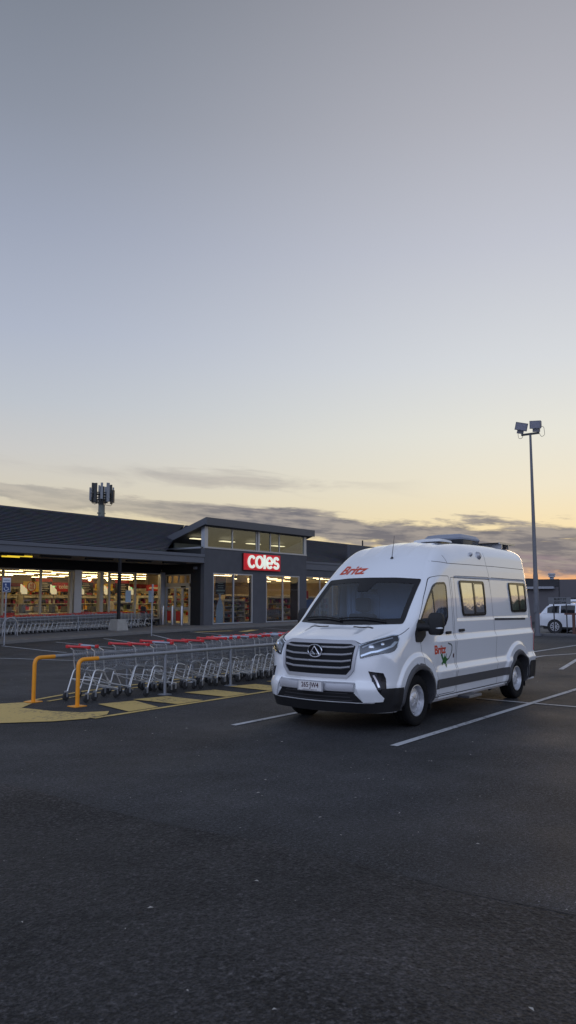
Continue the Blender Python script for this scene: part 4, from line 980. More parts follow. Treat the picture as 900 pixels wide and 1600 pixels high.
MB().box(-.03, .03, .275, .315, 0, 1.78).build('post', 'bg_dark', t); MB().box(-.03, .03, -.325, -.285, 0, 1.78).build('post', 'bg_dark', t)
p = MB().box(-.05, -.031, -.53, .53, 1.42, 1.76).build('plate', 'sign_grey', t)
put_text('BURY ST', .145, lambda v: (-.054, .25-v[0]*1.05, 1.61+v[1]), 'writing', 'int_black', p, bold=.006)
put_text('EXIT', .15, lambda v: (-.054, .25-v[0]*1.05, 1.45+v[1]), 'writing', 'int_black', p, bold=.006)
a = MB(); a.add([(-.054, y, z) for y, z in ((-.10, 1.49), (-.25, 1.49), (-.25, 1.455), (-.34, 1.51), (-.25, 1.565), (-.25, 1.53), (-.10, 1.53))], [tuple(range(7))]); a.build('arrow', 'int_black', p)
def brown(y, lb):
    t = thing('timber_post', lb, 'post', (37.75, y, .08)); MB().box(-.06, .06, -.06, .06, 0, .92).build('post', 'rust', t); MB().box(-.05, .05, -.42, .42, .92, 1.0).build('rail', 'rust', t)
brown(11.30, 'short rust-brown post with a crosspiece right of the direction sign')

def car(name, label, x, y, rz, paint, prof, gh, L=4.3, W=1.8, grp=None, wheel_r=.315, wx=(.82, 3.4), rails=False):
    # side profile car: prof = body outline (x,z); gh = glasshouse outline
    t = thing(name, label, 'car', (x, y, .085), rz)
    b = MB(); n = len(prof)
    hw = W/2
    sec = [(-1, .90), (-.93, 1.0)]
    rings = []
    for s, k in ((-hw, .93), (-hw+.07, 1.0), (hw-.07, 1.0), (hw, .93)):
        cx, cz = L/2, .62
        rings.append([(cx+(px-cx)*(k if abs(s) == hw else 1), s, cz+(pz-cz)*(k if abs(s) == hw else 1)) for px, pz in prof])
    vs = [v for r_ in rings for v in r_]; fs = [tuple(reversed(range(n))), tuple(3*n+i for i in range(n))]
    for q in range(3):
        for i in range(n): fs.append((q*n+i, q*n+(i+1) % n, (q+1)*n+(i+1) % n, (q+1)*n+i))
    b.add(vs, fs); bo_ = b.build('body', paint, t, smooth=35)
    zt = max(z for _, z in gh); zb = min(z for _, z in gh); n = len(gh)
    ins = lambda z: hw-.06-.17*(z-zb)/(zt-zb)
    g_ = MB(); rows = []
    for s, dz, k in ((-1, 0, 0), (-1, .03, .06), (1, .03, .06), (1, 0, 0)):
        rows.append([(px, s*(ins(pz)-k), pz+(dz if pz > zt-.12 else dz*.3)) for px, pz in gh])
    g_.v = [v for r_ in rows for v in r_]
    g_.f = [tuple(reversed(range(n))), tuple(range(3*n, 4*n))]+[(q*n+i, q*n+(i+1) % n, (q+1)*n+(i+1) % n, (q+1)*n+i) for q in range(3) for i in range(n)]
    g_.build('cabin', paint, t, smooth=50)
    x_lo, x_hi = gh[0][0], gh[-1][0]
    def top_at(x): return float(np.interp(x, [q[0] for q in gh], [q[1] for q in gh]))
    cuts = [x_lo+.30, x_lo+.95, x_lo+(x_hi-x_lo)*.60, x_hi-.10]
    for s in (-1, 1):
        for a_, b_ in zip(cuts, cuts[1:]):
            xs_ = np.linspace(a_+.035, b_-.035, 7); bot = zb+.05
            poly = [(x, bot) for x in xs_]+[(x, max(bot+.01, top_at(x)-.085)) for x in xs_[::-1]]
            q = MB(); q.add([(x, s*(ins(z)+.006), z) for x, z in poly], [tuple(range(len(poly)))]); q.build('window', 'car_glass', t, fix=False)
    for (p0, p1) in ((gh[0], gh[1]), (gh[-1], gh[-2])):
        q = MB(); d_ = -.012 if p0 is gh[0] else .012; vs = []
        for k in (.14, .90):
            x, z = p0[0]+(p1[0]-p0[0])*k, p0[1]+(p1[1]-p0[1])*k
            vs.append([(x+d_, s*(ins(z)-.10), z+.022) for s in (-1, 1)])
        q.add([vs[0][0], vs[0][1], vs[1][1], vs[1][0]], [(0, 1, 2, 3)]); q.build('window', 'car_glass', t, fix=False)
    xa, xb = gh[1][0]+.15, gh[-2][0]
    if rails:
        for s in (-1, 1): MB().tube([(xa+.1, s*(hw-.28), zt+.08), (xb-.1, s*(hw-.28), zt+.08)], .025, 6).build('roof_rail', 'black_plastic', t)
    for px in wx:
        for s in (-1, 1):
            Mx = Matrix.Translation((px, s*(hw-.10), wheel_r)) @ Matrix.Rotation(PI/2*s, 4, 'X')
            MB().lathe([(.05, -.1), (wheel_r-.02, -.1), (wheel_r, -.06), (wheel_r, .06), (wheel_r-.03, .1), (wheel_r*.66, .105)], Mx.copy() @ Matrix.Rotation(PI, 4, 'X'), 24).build('tyre', 'tyre', t, smooth=True)
            rm = MB(); A = Mx @ Matrix.Rotation(PI, 4, 'X')
            rm.lathe([(.001, .11), (.06, .112), (.06, .09)], A, 16); rm.lathe([(wheel_r*.62, .09), (wheel_r*.70, .115), (wheel_r*.62, .118)], A, 24)
            for q in range(9):
                aa = 2*PI*q/9; rr = Matrix.Rotation(aa, 4, 'Z')
                rm.add([A @ rr @ Vector(v) for v in ((.05, -.02, .113), (wheel_r*.64, -.035, .118), (wheel_r*.64, .01, .118), (.05, .02, .113))], [(0, 1, 2, 3)])
            rm.build('rim', 'rim', t)
            ar = MB(); ar.lathe([(wheel_r+.05, .07), (wheel_r+.05, .112), (wheel_r+.015, .112)], A, 24); ar.build('wheel_arch', 'black_plastic', t)
            MB().lathe([(.001, .103), (wheel_r+.04, .103)], A, 24).build('wheel_well', 'panel_gap', t)
    MB().box(.25, L-.25, -hw+.02, hw-.02, .20, .36).build('sill', 'black_plastic', t)
    for s in (-1, 1):
        MB().box(.02, .35, s*(hw-.30)-.18, s*(hw-.30)+.18, .82, .95).build('tail_light', 'taillight', t, bevel=.02)
        MB().box(L-.4, L-.04, s*(hw-.32)-.16, s*(hw-.32)+.16, .66, .78).build('headlight', 'amber', t, bevel=.02)
        MB().box(2.72, 2.90, s*(hw+.08)-.10, s*(hw+.08)+.10, .93, 1.06).build('wing_mirror', paint, t, bevel=.02)
        MB().box(1.55, 1.72, s*(hw+.01)-.01, s*(hw+.01)+.01, .80, .83).box(2.45, 2.62, s*(hw+.01)-.01, s*(hw+.01)+.01, .80, .83).build('door_handle', paint, t)
        MB().box(1.42, 1.43, s*hw-.004, s*hw+.004, .4, .9).box(2.3, 2.31, s*hw-.004, s*hw+.004, .35, .9).build('panel_gap', 'panel_gap', t)
    return t
hatch = [(.05, .35), (.02, .55), (.03, .78), (.10, .93), (.22, .98), (1.6, .96), (2.7, .95), (3.0, .93), (3.9, .78), (4.22, .66), (4.28, .5), (4.24, .32), (3.7, .28), (.6, .28)]
hg = [(.12, .94), (.42, 1.30), (.62, 1.40), (1.5, 1.45), (2.1, 1.43), (2.95, .93)]
car('parked_car', 'white hatchback parked beyond the median behind the direction sign', 39.3, 13.3, -1.52, 'car_white', hatch, hg)
suv = [(.05, .42), (.02, .7), (.05, 1.0), (.2, 1.08), (3.2, 1.05), (4.3, .92), (4.55, .8), (4.55, .4), (3.9, .32), (.6, .32)]
sg2 = [(.12, 1.04), (.35, 1.45), (.6, 1.58), (1.6, 1.63), (2.6, 1.6), (3.35, 1.04)]
car('parked_car', 'white four wheel drive with roof rails mostly hidden behind the white hatchback', 43.5, 14.4, -1.54, 'car_white', suv, sg2, L=4.6, W=1.9, rails=True, wheel_r=.37, wx=(.9, 3.6))
car('parked_car', 'dark car parked in the back row by the grey building at the right edge', 50.5, 14.0, -1.5, 'car_dark', suv, sg2, L=4.6, W=1.9, wheel_r=.36, wx=(.9, 3.6))

# ------------------------------------------------------------------ trees and poles right of the view, seen in the van's glass and paint
M['foliage'] = mat('foliage', (.05, .075, .03), .8, var=.5, scale=1.5); M['bark'] = mat('bark', (.09, .07, .055), .9, var=.3, scale=6)
def tree_mesh(seed, h, r):
    rn = random.Random(seed); b = MB(); cl = []
    for k in range(26):
        a = rn.uniform(0, 6.28); q = r*rn.random()**.6; z = h*rn.uniform(.38, .98); q *= 1-.5*abs(z/h-.62)/.4
        cl.append((q*math.cos(a), q*math.sin(a), z, rn.uniform(.5, 1.1)*r*.36))
    for cx, cy, cz, cr in cl:
        for _ in range(70):
            u_ = Vector((rn.gauss(0, 1), rn.gauss(0, 1), rn.gauss(0, .8))).normalized()*cr*rn.uniform(.5, 1.05); c = Vector((cx, cy, cz))+u_
            s = rn.uniform(.10, .24); e1 = Vector((rn.gauss(0, 1), rn.gauss(0, 1), rn.gauss(0, 1))).normalized(); e2 = e1.orthogonal().normalized()
            b.add([c+e1*s, c+e2*s*.5, c-e1*s, c-e2*s*.5], [(0, 1, 2, 3)])
    t = MB(); t.tube([(0, 0, 0), (.1, .05, h*.3), (0, .1, h*.55), (.1, 0, h*.85)], [.22, .17, .11, .03], 8)
    for x, y, z, _ in cl[:9]: t.tube([(.05, .05, h*.35), (x*.5, y*.5, z*.8), (x, y, z)], [.09, .05, .02], 5)
    return b, t
protos = []
for k, (x, y, h, r) in enumerate(((46, -16, 3.6, 1.9), (54, -9, 3.2, 1.8), (40, -22, 4.4, 2.2))):
    tr = thing('street_tree', 'bushy street tree beyond the right side of the car park', 'tree', (x, y, 0), 0, 'street trees right of the view')
    f, w = tree_mesh(k+5, h, r); f.build('crown', 'foliage', tr, fix=False); w.build('trunk', 'bark', tr, smooth=True, fix=False); protos.append(tr)
for k, (x, y) in enumerate(((60, -12), (33, -27), (26, -32), (17, -34), (7, -36), (-4, -34), (-12, -30), (48, -24), (56, -20))):
    dup(protos[k % 3], (x, y, 0), k*1.3, None, .75)

# ------------------------------------------------------------------ campervan
van = thing('campervan', 'white high-roof campervan with orange lettering parked across the marked bay', 'van', (8.6, 6.03, 0))
RW = .345; FWX, RWX = 1.08, 4.86; WZ = .335
def arcpts(cx, r, a0, a1, n): return [(cx-r*math.cos(math.radians(a)), WZ+r*math.sin(math.radians(a))) for a in np.linspace(a0, a1, n)]
# paired outline (upper path E) and lower path B, with centre bulge (dx, dz) and fillet depth / inset
K = []
def key(e, b, bul, fd, fy): K.append((*e, *b, *bul, fd, fy))
key((.16, .25), (.20, .25), (-.09, 0), .44, .40)
key((.10, .38), (.26, .25), (-.08, 0), .48, .43)
key((.07, .56), (.36, .25), (-.08, 0), .50, .44)
key((.10, .66), (.44, .25), (-.08, 0), .52, .45)
key((.12, .90), (.52, .25), (-.08, 0), .53, .45)
key((.16, 1.06), (.58, .26), (-.08, 0), .50, .42)
key((.22, 1.14), (.62, .28), (-.07, .02), .45, .37)
key((.32, 1.185), (.648, .335), (-.05, .04), .38, .32)
A = arcpts(FWX, .432, 12, 168, 7)
key((.45, 1.22), A[0], (-.03, .045), .30, .26)
key((.58, 1.255), A[1], (-.03, .045), .24, .22)
key((.74, 1.305), A[2], (-.05, .035), .18, .17)
key((.94, 1.40), A[3], (-.12, .015), .14, .14)
key((1.20, 1.635), A[4], (-.12, .025), .13, .14)
key((1.42, 1.835), A[5], (-.115, .03), .13, .145)
key((1.62, 2.005), A[6], (-.11, .03), .14, .15)
key((1.72, 2.10), (1.514, .30), (-.11, .035), .17, .17)
key((1.90, 2.27), (1.66, .30), (-.10, .04), .24, .20)
key((2.10, 2.42), (1.90, .30), (-.07, .045), .28, .23)
key((2.35, 2.54), (2.2, .30), (-.03, .05), .30, .25)
key((2.70, 2.60), (2.6, .30), (0, .05), .30, .25)
key((3.2, 2.635), (3.2, .30), (0, .045), .25, .21)
key((3.9, 2.65), (3.9, .30), (0, .045), .23, .19)
key((4.3, 2.65), (4.36, .30), (0, .045), .22, .18)
A = arcpts(RWX, .432, 0, 180, 7)
for i, (x, z) in enumerate(((4.40, 2.65), (4.55, 2.65), (4.70, 2.65), (4.86, 2.648), (5.02, 2.645), (5.16, 2.64), (5.28, 2.635))): key((x, z), A[i], (0, .045), .22, .18)
key((5.45, 2.62), (5.31, .30), (.01, .04), .20, .17)
key((5.57, 2.585), (5.40, .28), (.02, .03), .19, .16)
key((5.65, 2.50), (5.48, .28), (.03, .01), .18, .16)
key((5.70, 2.15), (5.56, .28), (.03, 0), .20, .18)
key((5.77, 1.55), (5.66, .28), (.03, 0), .18, .16)
key((5.82, 1.0), (5.72, .28), (.03, 0), .18, .16)
key((5.85, .60), (5.77, .28), (.03, 0), .16, .15)
key((5.85, .34), (5.80, .28), (.03, 0), .16, .15)
K = np.array(K)
ql = np.concatenate([[0], np.cumsum(np.hypot(np.diff(K[:, 0]), np.diff(K[:, 1]))+.35*np.hypot(np.diff(K[:, 2]), np.diff(K[:, 3])))])
def resample(n):
    t = np.linspace(0, ql[-1], n); t = np.unique(np.concatenate([t, ql])); out = []
    # monotone smooth interpolation (catmull with clamped tangents)
    for c in range(K.shape[1]):
        y = K[:, c]; h = np.diff(ql); dlt = np.diff(y)/h; mm = np.zeros(len(y)); mm[0], mm[-1] = dlt[0], dlt[-1]
        for i in range(1, len(y)-1):
            if dlt[i-1]*dlt[i] > 0: w1, w2 = 2*h[i]+h[i-1], h[i]+2*h[i-1]; mm[i] = (w1+w2)/(w1/dlt[i-1]+w2/dlt[i])
        i = np.clip(np.searchsorted(ql, t, 'right')-1, 0, len(y)-2); s = (t-ql[i])/h[i]
        out.append((2*s**3-3*s**2+1)*y[i]+(s**3-2*s**2+s)*h[i]*mm[i]+(-2*s**3+3*s**2)*y[i+1]+(s**3-s**2)*h[i]*mm[i+1])
    return np.array(out).T
S = resample(430); NS = len(S); E2, B2 = S[:, :2], S[:, 2:4]
WZS = [.2, .30, .44, .58, .64, .672, .690, .765, .785, .95, 1.085, 1.115, 1.125, 1.195, 1.215, 1.45, 1.75, 2.0, 2.2, 2.45, 2.7]
WYS = [.955, .975, .995, 1.008, 1.022, 1.030, 1.028, .996, .994, 1.008, 1.022, 1.026, 1.022, .990, .988, .982, .968, .945, .925, .892, .85]
def sm_(t): t = np.clip(t, 0, 1); return t*t*(3-2*t)
def Wf(x, z):
    w = np.interp(z, WZS, WYS)
    base = np.interp(z, [.2, .6, .95, 1.45, 2.0, 2.2, 2.45, 2.7], [.955, 1.008, 1.008, .986, .945, .925, .892, .85])
    k = sm_((x-1.55)/.25)                         # creases only aft of the front arch
    w = base*(1-k)+w*k
    for cx in (FWX, RWX):                           # raised lips round the arches
        r = np.hypot(x-cx, z-WZ); lip = sm_((.67-r)/.07)*sm_((z-.28)/.1)
        w = np.maximum(w, base)*lip+w*(1-lip)+.030*lip
    # shallow recess of the window panel
    rec = sm_((x-2.42)/.03)*sm_((5.52-x)/.05)*sm_((z-1.40)/.03)*sm_((2.08-z)/.02)
    return w-.010*rec
seg = E2
def dist_outline(px, pz):
    d = np.full(px.shape, 1e9); near = np.zeros(px.shape, int)
    near = near.astype(float)
    for i in range(NS-1):
        ax, az = E2[i]; bx_, bz = E2[i+1]; L2 = (bx_-ax)**2+(bz-az)**2+1e-12
        t = np.clip(((px-ax)*(bx_-ax)+(pz-az)*(bz-az))/L2, 0, 1)
        q = (px-ax-t*(bx_-ax))**2+(pz-az-t*(bz-az))**2; m_ = q < d; d[m_] = q[m_]; near[m_] = (i+t)[m_]
    return np.sqrt(d), near
NT = 150
u = np.linspace(0, 1, NT); tt = np.sort(np.unique(np.concatenate([u, .16*u[:40]**2/u[39]**2])))
tt = np.concatenate([[0], (np.linspace(0, 1, 46)[1:]**2)*.17, np.linspace(.17, 1, 128)[1:]]); NT = len(tt)
PX = E2[:, None, 0]*(1-tt)+B2[:, None, 0]*tt; PZ = E2[:, None, 1]*(1-tt)+B2[:, None, 1]*tt
D_, NR = dist_outline(PX, PZ)
nu = np.zeros(PX.shape); nf = nu.copy(); ng = nu.copy()
for i in range(0, NS, 2):                             # distance weighted fillet sizes, smooth across the body
    w_i = 1/((PX-E2[i, 0])**2+(PZ-E2[i, 1])**2+.0012)**2.5; nu += w_i; nf += w_i*S[i, 6]; ng += w_i*S[i, 7]
fd = nf/nu; fy = ng/nu
D_[:, 0] = 0
q = np.clip(1-D_/fd, 0, 1); inset = fy*(1-np.sqrt(np.maximum(0, 1-q*q)))
inset[:, 0] = fy[:, 0]
PY = Wf(PX, PZ)-inset
V = []; Fc = []
side = np.stack([PX, -PY, PZ], -1).reshape(-1, 3); V = side.tolist()
for i in range(NS-1):
    for j in range(NT-1):
        a = i*NT+j; Fc.append((a, a+1, a+NT+1, a+NT))
nside = len(V)
V += [(x, -y, z) for x, y, z in side.tolist()]
Fc += [(d+nside, c+nside, b+nside, a+nside) for a, b, c, d in Fc[:]]
# strip between the two sides
NC = 48; wc = PY[:, 0]; base_i = len(V)
crease = []
for i in range(NS):
    for j in range(NC+1):
        k = -1+2*j/NC
        f_ = (1-k*k)**1.35
        x = E2[i, 0]+S[i, 4]*f_; z = E2[i, 1]+S[i, 5]*f_
        if 2.0 < E2[i, 0] < 5.4 and E2[i, 1] > 2.3:           # shallow roof ribs
            y_ = abs(k*wc[i])
            z += .010*max(0, 1-abs(y_-.42)/.05)+.010*max(0, 1-abs(y_-.14)/.05)
        if .3 < E2[i, 0] < .95 and E2[i, 1] < 1.42:          # bonnet power lines
            y_ = abs(k*wc[i]); z += .016*math.exp(-((y_-.46)/.07)**2)*sm_((E2[i, 0]-.3)/.15)*sm_((.95-E2[i, 0])/.2)
        V.append((float(x), float(k*wc[i]), float(z)))
for i in range(NS-1):
    for j in range(NC):
        a = base_i+i*(NC+1)+j; Fc.append((a, a+NC+1, a+NC+2, a+1))
bvh = BVHTree.FromPolygons([Vector(v) for v in V], Fc)
def hit(o, d):
    r = bvh.ray_cast(Vector(o), Vector(d)); return r[0], r[1]
def proj(view, a, b):
    # view: 'L' near side (-y), 'R' far side, 'F' front, 'B' back; returns point and outward normal
    if view == 'L': h, n = hit((a, -3, b), (0, 1, 0))
    elif view == 'R': h, n = hit((a, 3, b), (0, -1, 0))
    elif view == 'F': h, n = hit((-3, a, b), (1, 0, 0))
    elif view == 'B': h, n = hit((9, a, b), (-1, 0, 0))
    elif view == 'T': h, n = hit((a, b, 5), (0, 0, -1))
    if h is None: return None, None
    dv = {'L': Vector((0, -1, 0)), 'R': Vector((0, 1, 0)), 'F': Vector((-1, 0, 0)), 'B': Vector((1, 0, 0)), 'T': Vector((0, 0, 1))}[view]
    if n.dot(dv) < 0: n = -n
    return h, n
def decal(name, poly, view, m, parent=van, off=.003, res=.02, skirt=.012, smooth=True, label=None):
    bm = bmesh.new(); vs = [bm.verts.new((x, y, 0)) for x, y in poly]; bm.faces.new(vs)
    xs = [p[0] for p in poly]; ys = [p[1] for p in poly]
    for ax, lo, hi in ((0, min(xs), max(xs)), (1, min(ys), max(ys))):
        c = math.ceil(lo/res)*res
        while c < hi:
            nrm = Vector((1, 0, 0)) if ax == 0 else Vector((0, 1, 0)); pt = nrm*c
            bmesh.ops.bisect_plane(bm, geom=bm.verts[:]+bm.edges[:]+bm.faces[:], plane_co=pt, plane_no=nrm, dist=1e-5); c += res
    last = None
    for v in bm.verts:
        h, n = proj(view, v.co.x, v.co.y)
        if h is None:
            cx, cy = sum(xs)/len(xs), sum(ys)/len(ys)
            for s in (.98, .95, .9, .8, .6):
                h, n = proj(view, cx+(v.co.x-cx)*s, cy+(v.co.y-cy)*s)
                if h is not None: break
        v.co = h+n*off; v.normal = n
    if skirt:
        be = [e for e in bm.edges if e.is_boundary]
        nm = {}
        for e in be:
            for v in e.verts:
                f = bvh.find_nearest(v.co); nm[v] = (v.co-f[0]).normalized()
        r = bmesh.ops.extrude_edge_only(bm, edges=be)
        for v in [g for g in r['geom'] if isinstance(g, bmesh.types.BMVert)]:
            f = bvh.find_nearest(v.co); nn = (v.co-f[0]); nn = nn.normalized() if nn.length > 1e-6 else Vector((0, 0, 1)); v.co -= nn*skirt
    bmesh.ops.recalc_face_normals(bm, faces=bm.faces[:])
    me = bpy.data.meshes.new(name); bm.to_mesh(me); bm.free(); me.materials.append(M[m] if isinstance(m, str) else m)
    o = bpy.data.objects.new(name, me); link(o, parent)
    if smooth: me.shade_smooth(); me.set_sharp_from_angle(angle=math.radians(50))
    if label: o['label'] = label
    return o
def offset_poly(poly, d):
    n = len(poly); out = []; ar = sum(poly[i][0]*poly[(i+1) % n][1]-poly[(i+1) % n][0]*poly[i][1] for i in range(n)); sgn = 1 if ar > 0 else -1
    for i in range(n):
        a, b, c = Vector(poly[i-1]), Vector(poly[i]), Vector(poly[(i+1) % n]); e1 = (b-a).normalized(); e2 = (c-b).normalized()
        n1 = Vector((-e1.y, e1.x))*sgn; n2 = Vector((-e2.y, e2.x))*sgn; m_ = (n1+n2); m_ = m_.normalized() if m_.length > 1e-6 else n1
        k = 1/max(.5, m_.dot(n1)); out.append(tuple(b+m_*d*k))
    return out
def dense(poly, s=.03, closed=True):
    out = []; n = len(poly)
    for i in range(n if closed else n-1):
        a, b = poly[i], poly[(i+1) % n]; k = max(1, int(math.hypot(b[0]-a[0], b[1]-a[1])/s))
        out += [(a[0]+(b[0]-a[0])*j/k, a[1]+(b[1]-a[1])*j/k) for j in range(k)]
    if not closed: out.append(poly[-1])
    return out
def ring(name, outer, inner, view, m, parent=van, off=.005, skirt=.02, th=None):
    # band between two polygons with equal point counts, laid on the body
    b = MB(); n = len(outer); rows = []
    for k in (0, .5, 1):
        r = []
        for p, q_ in zip(outer, inner):
            x, y = p[0]*(1-k)+q_[0]*k, p[1]*(1-k)+q_[1]*k; h, nn = proj(view, x, y)
            if h is None: h, nn = proj(view, q_[0], q_[1])
            r.append((h, nn))
        rows.append(r)
    lines = [[h-nn*skirt for h, nn in rows[0]]]+[[h+nn*off for h, nn in r] for r in rows]+[[h-nn*skirt for h, nn in rows[-1]]]
    for L_ in lines: b.v += [tuple(v) for v in L_]
    for q_ in range(4):
        for i in range(n): b.f.append((q_*n+i, q_*n+(i+1) % n, (q_+1)*n+(i+1) % n, (q_+1)*n+i))
    return b.build(name, m, parent, smooth=45)
def line(name, path, view, w, m, parent=van, off=.0012, closed=False, s=.03):
    P = dense(path, s, closed); b = MB(); n = len(P); L = []
    for i, p in enumerate(P):
        a = P[i-1] if (i > 0 or closed) else p; c = P[(i+1) % n] if (i < n-1 or closed) else p
        dx, dy = c[0]-a[0], c[1]-a[1]; q_ = math.hypot(dx, dy) or 1
        for s_ in (1, -1):
            h, nn = proj(view, p[0]-dy/q_*w/2*s_, p[1]+dx/q_*w/2*s_)
            if h is None: h, nn = proj(view, p[0], p[1])
            if h is None: h, nn = Vector(b.v[-1]), Vector((0, 0, 0))
            b.v.append(tuple(h+nn*off))
    for i in range(n if closed else n-1):
        j = (i+1) % n; b.f.append((2*i, 2*i+1, 2*j+1, 2*j))
    return b.build(name, m, parent, smooth=60)

# openings
ws_out = dense(rpoly([(-.865, 1.385), (-.80, 2.02), (-.42, 2.045), (0, 2.05), (.42, 2.045), (.80, 2.02), (.865, 1.385), (.45, 1.37), (0, 1.36), (-.45, 1.37)], .03, 3), .04)
ws_in = offset_poly(ws_out, .075)
dwin_out = dense(rpoly([(1.10, 1.27), (1.20, 1.43), (1.47, 1.73), (1.68, 1.93), (1.80, 1.975), (2.09, 1.985), (2.135, 1.93), (2.12, 1.46), (2.02, 1.34), (1.84, 1.29)], .05, 4), .03)
dwin_in = offset_poly(dwin_out, .032)
def inside(poly, x, y):
    c = False; n = len(poly)
    for i in range(n):
        x1, y1 = poly[i]; x2, y2 = poly[i-1]
        if (y1 > y) != (y2 > y) and x < (x2-x1)*(y-y1)/(y2-y1)+x1: c = not c
    return c
wsc = offset_poly(ws_out, .05); dwc = offset_poly(dwin_out, .016)
Va = np.array(V); Fa = np.array(Fc); cen = Va[Fa].mean(1)
keep = []
for i, (x, y, z) in enumerate(cen):
    drop = False
    if i >= 2*(NS-1)*(NT-1):
        if .7 < x < 1.75 and 1.35 < z < 2.1 and inside(wsc, y, z): drop = True
    else:
        if 1.0 < x < 2.2 and 1.2 < z < 2.05 and inside(dwc, x, z): drop = True
        if .6 < x < 1.9 and abs(y) < .88 and 1.3 < z < 2.1 and inside(wsc, y, z): drop = True
    if not drop: keep.append(i)
me = bpy.data.meshes.new('body'); me.from_pydata(V, [], [Fc[i] for i in keep])
bm = bmesh.new(); bm.from_mesh(me); bmesh.ops.remove_doubles(bm, verts=bm.verts[:], dist=.0004); bmesh.ops.recalc_face_normals(bm, faces=bm.faces[:]); bm.to_mesh(me); bm.free()
me.shade_smooth(); me.materials.append(M['paint']); body = bpy.data.objects.new('body', me); link(body, van)

# glass
wso = ring('windshield_frame', ws_out, ws_in, 'F', 'gloss_black', off=.006, skirt=.02)
decal('windshield', offset_poly(ws_in, -.012), 'F', 'glass_dark', off=.003, res=.05, skirt=0)
cam_ = decal('camera_housing', rpoly([(-.16, 1.99), (.16, 1.99), (.09, 1.84), (-.09, 1.84)], .02), 'F', 'gloss_black', off=.0075, res=.05)
for s, y0, y1 in ((1, .05, .78), (-1, -.62, .12)):
    p = []
    for k in np.linspace(0, 1, 9):
        h, n = proj('F', y0+(y1-y0)*k, 1.405+.03*math.sin(k*PI)+.02*k); p.append(h+n*.03)
    MB().tube(p, .011, 6).build('wiper', 'black_plastic', van)
for vw, lb in (('L', 'passenger_door'), ('R', 'driver_door')):
    outline = rpoly([(1.17, 1.16), (1.08, 1.27), (1.14, 1.42), (1.42, 1.765), (1.70, 2.045), (1.9, 2.075), (2.26, 2.08), (2.285, .36), (1.62, .36), (1.56, .55), (1.42, .74), (1.22, .82)], .06, 5)
    dline = line('door', outline, vw, .008, 'panel_gap', closed=True)
    dline.name = 'front_door'
    ring('window_seal', dwin_out, dwin_in, vw, 'gloss_black', dline, off=.004, skirt=.02)
    decal('window', offset_poly(dwin_in, -.01), vw, 'glass_side', dline, off=.001, res=.06, skirt=0)
    line('window_divider', [(1.645, 1.87), (1.668, 1.7), (1.68, 1.34)], vw, .03, 'gloss_black', dline, off=.006)
    decal('mirror_base', rpoly([(1.03, 1.14), (1.02, 1.26), (1.15, 1.45), (1.33, 1.40), (1.34, 1.22), (1.2, 1.13)], .03), vw, 'black_plastic', dline, off=.010, res=.05)
    s = -1 if vw == 'L' else 1
    h, _ = proj(vw, 2.08, 1.235)
    MB().box(2.00, 2.16, h.y-.03 if s < 0 else h.y, h.y if s < 0 else h.y+.03, 1.215, 1.255).build('door_handle', 'black_plastic', dline, bevel=.01)
    mr = MB().tube([(1.12, s*.97, 1.34), (1.20, s*(1.08 if s < 0 else 1.0), 1.34), (1.24, s*(1.18 if s < 0 else 1.05), 1.33 if s < 0 else 1.38)], [.06, .05, .05], 10).build('mirror_arm', 'black_plastic', van, smooth=True)
    c_ = (1.24, s*1.21, 1.385) if s < 0 else (1.34, 1.10, 1.43)
    hb = MB(); prof = [(0, -.15, .07, .075), (0, -.13, .09, .10), (0, -.05, .105, .118), (0, .07, .105, .115), (0, .13, .09, .10), (0, .155, .055, .068)]
    rows_ = []
    for _, dz, rx, ry in prof:
        for k in range(20):
            a = 2*PI*k/20; ca, sa = math.cos(a), math.sin(a)
            x = rx*.62*(abs(ca)**.6)*(1 if ca > 0 else -1); x = min(x, .045); y = ry*(abs(sa)**.6)*(1 if sa > 0 else -1)
            hb.v.append((c_[0]+x+dz*.08, c_[1]+y, c_[2]+dz))
    for i in range(len(prof)-1):
        for k in range(20): hb.f.append((i*20+k, i*20+(k+1) % 20, (i+1)*20+(k+1) % 20, (i+1)*20+k))
    hb.f.append(tuple(reversed(range(20)))); hb.f.append(tuple(5*20+k for k in range(20)))
    mh = hb.build('wing_mirror', 'black_plastic', van, smooth=40)
    MB().box(c_[0]+.047, c_[0]+.052, c_[1]-.09, c_[1]+.09, c_[2]-.12, c_[2]+.12).build('mirror_glass', 'chrome', mh)
    MB().box(c_[0]-.068, c_[0]-.02, c_[1]-.115, c_[1]+.02, c_[2]-.065, c_[2]-.043).build('indicator', 'amber', mh, bevel=.008)
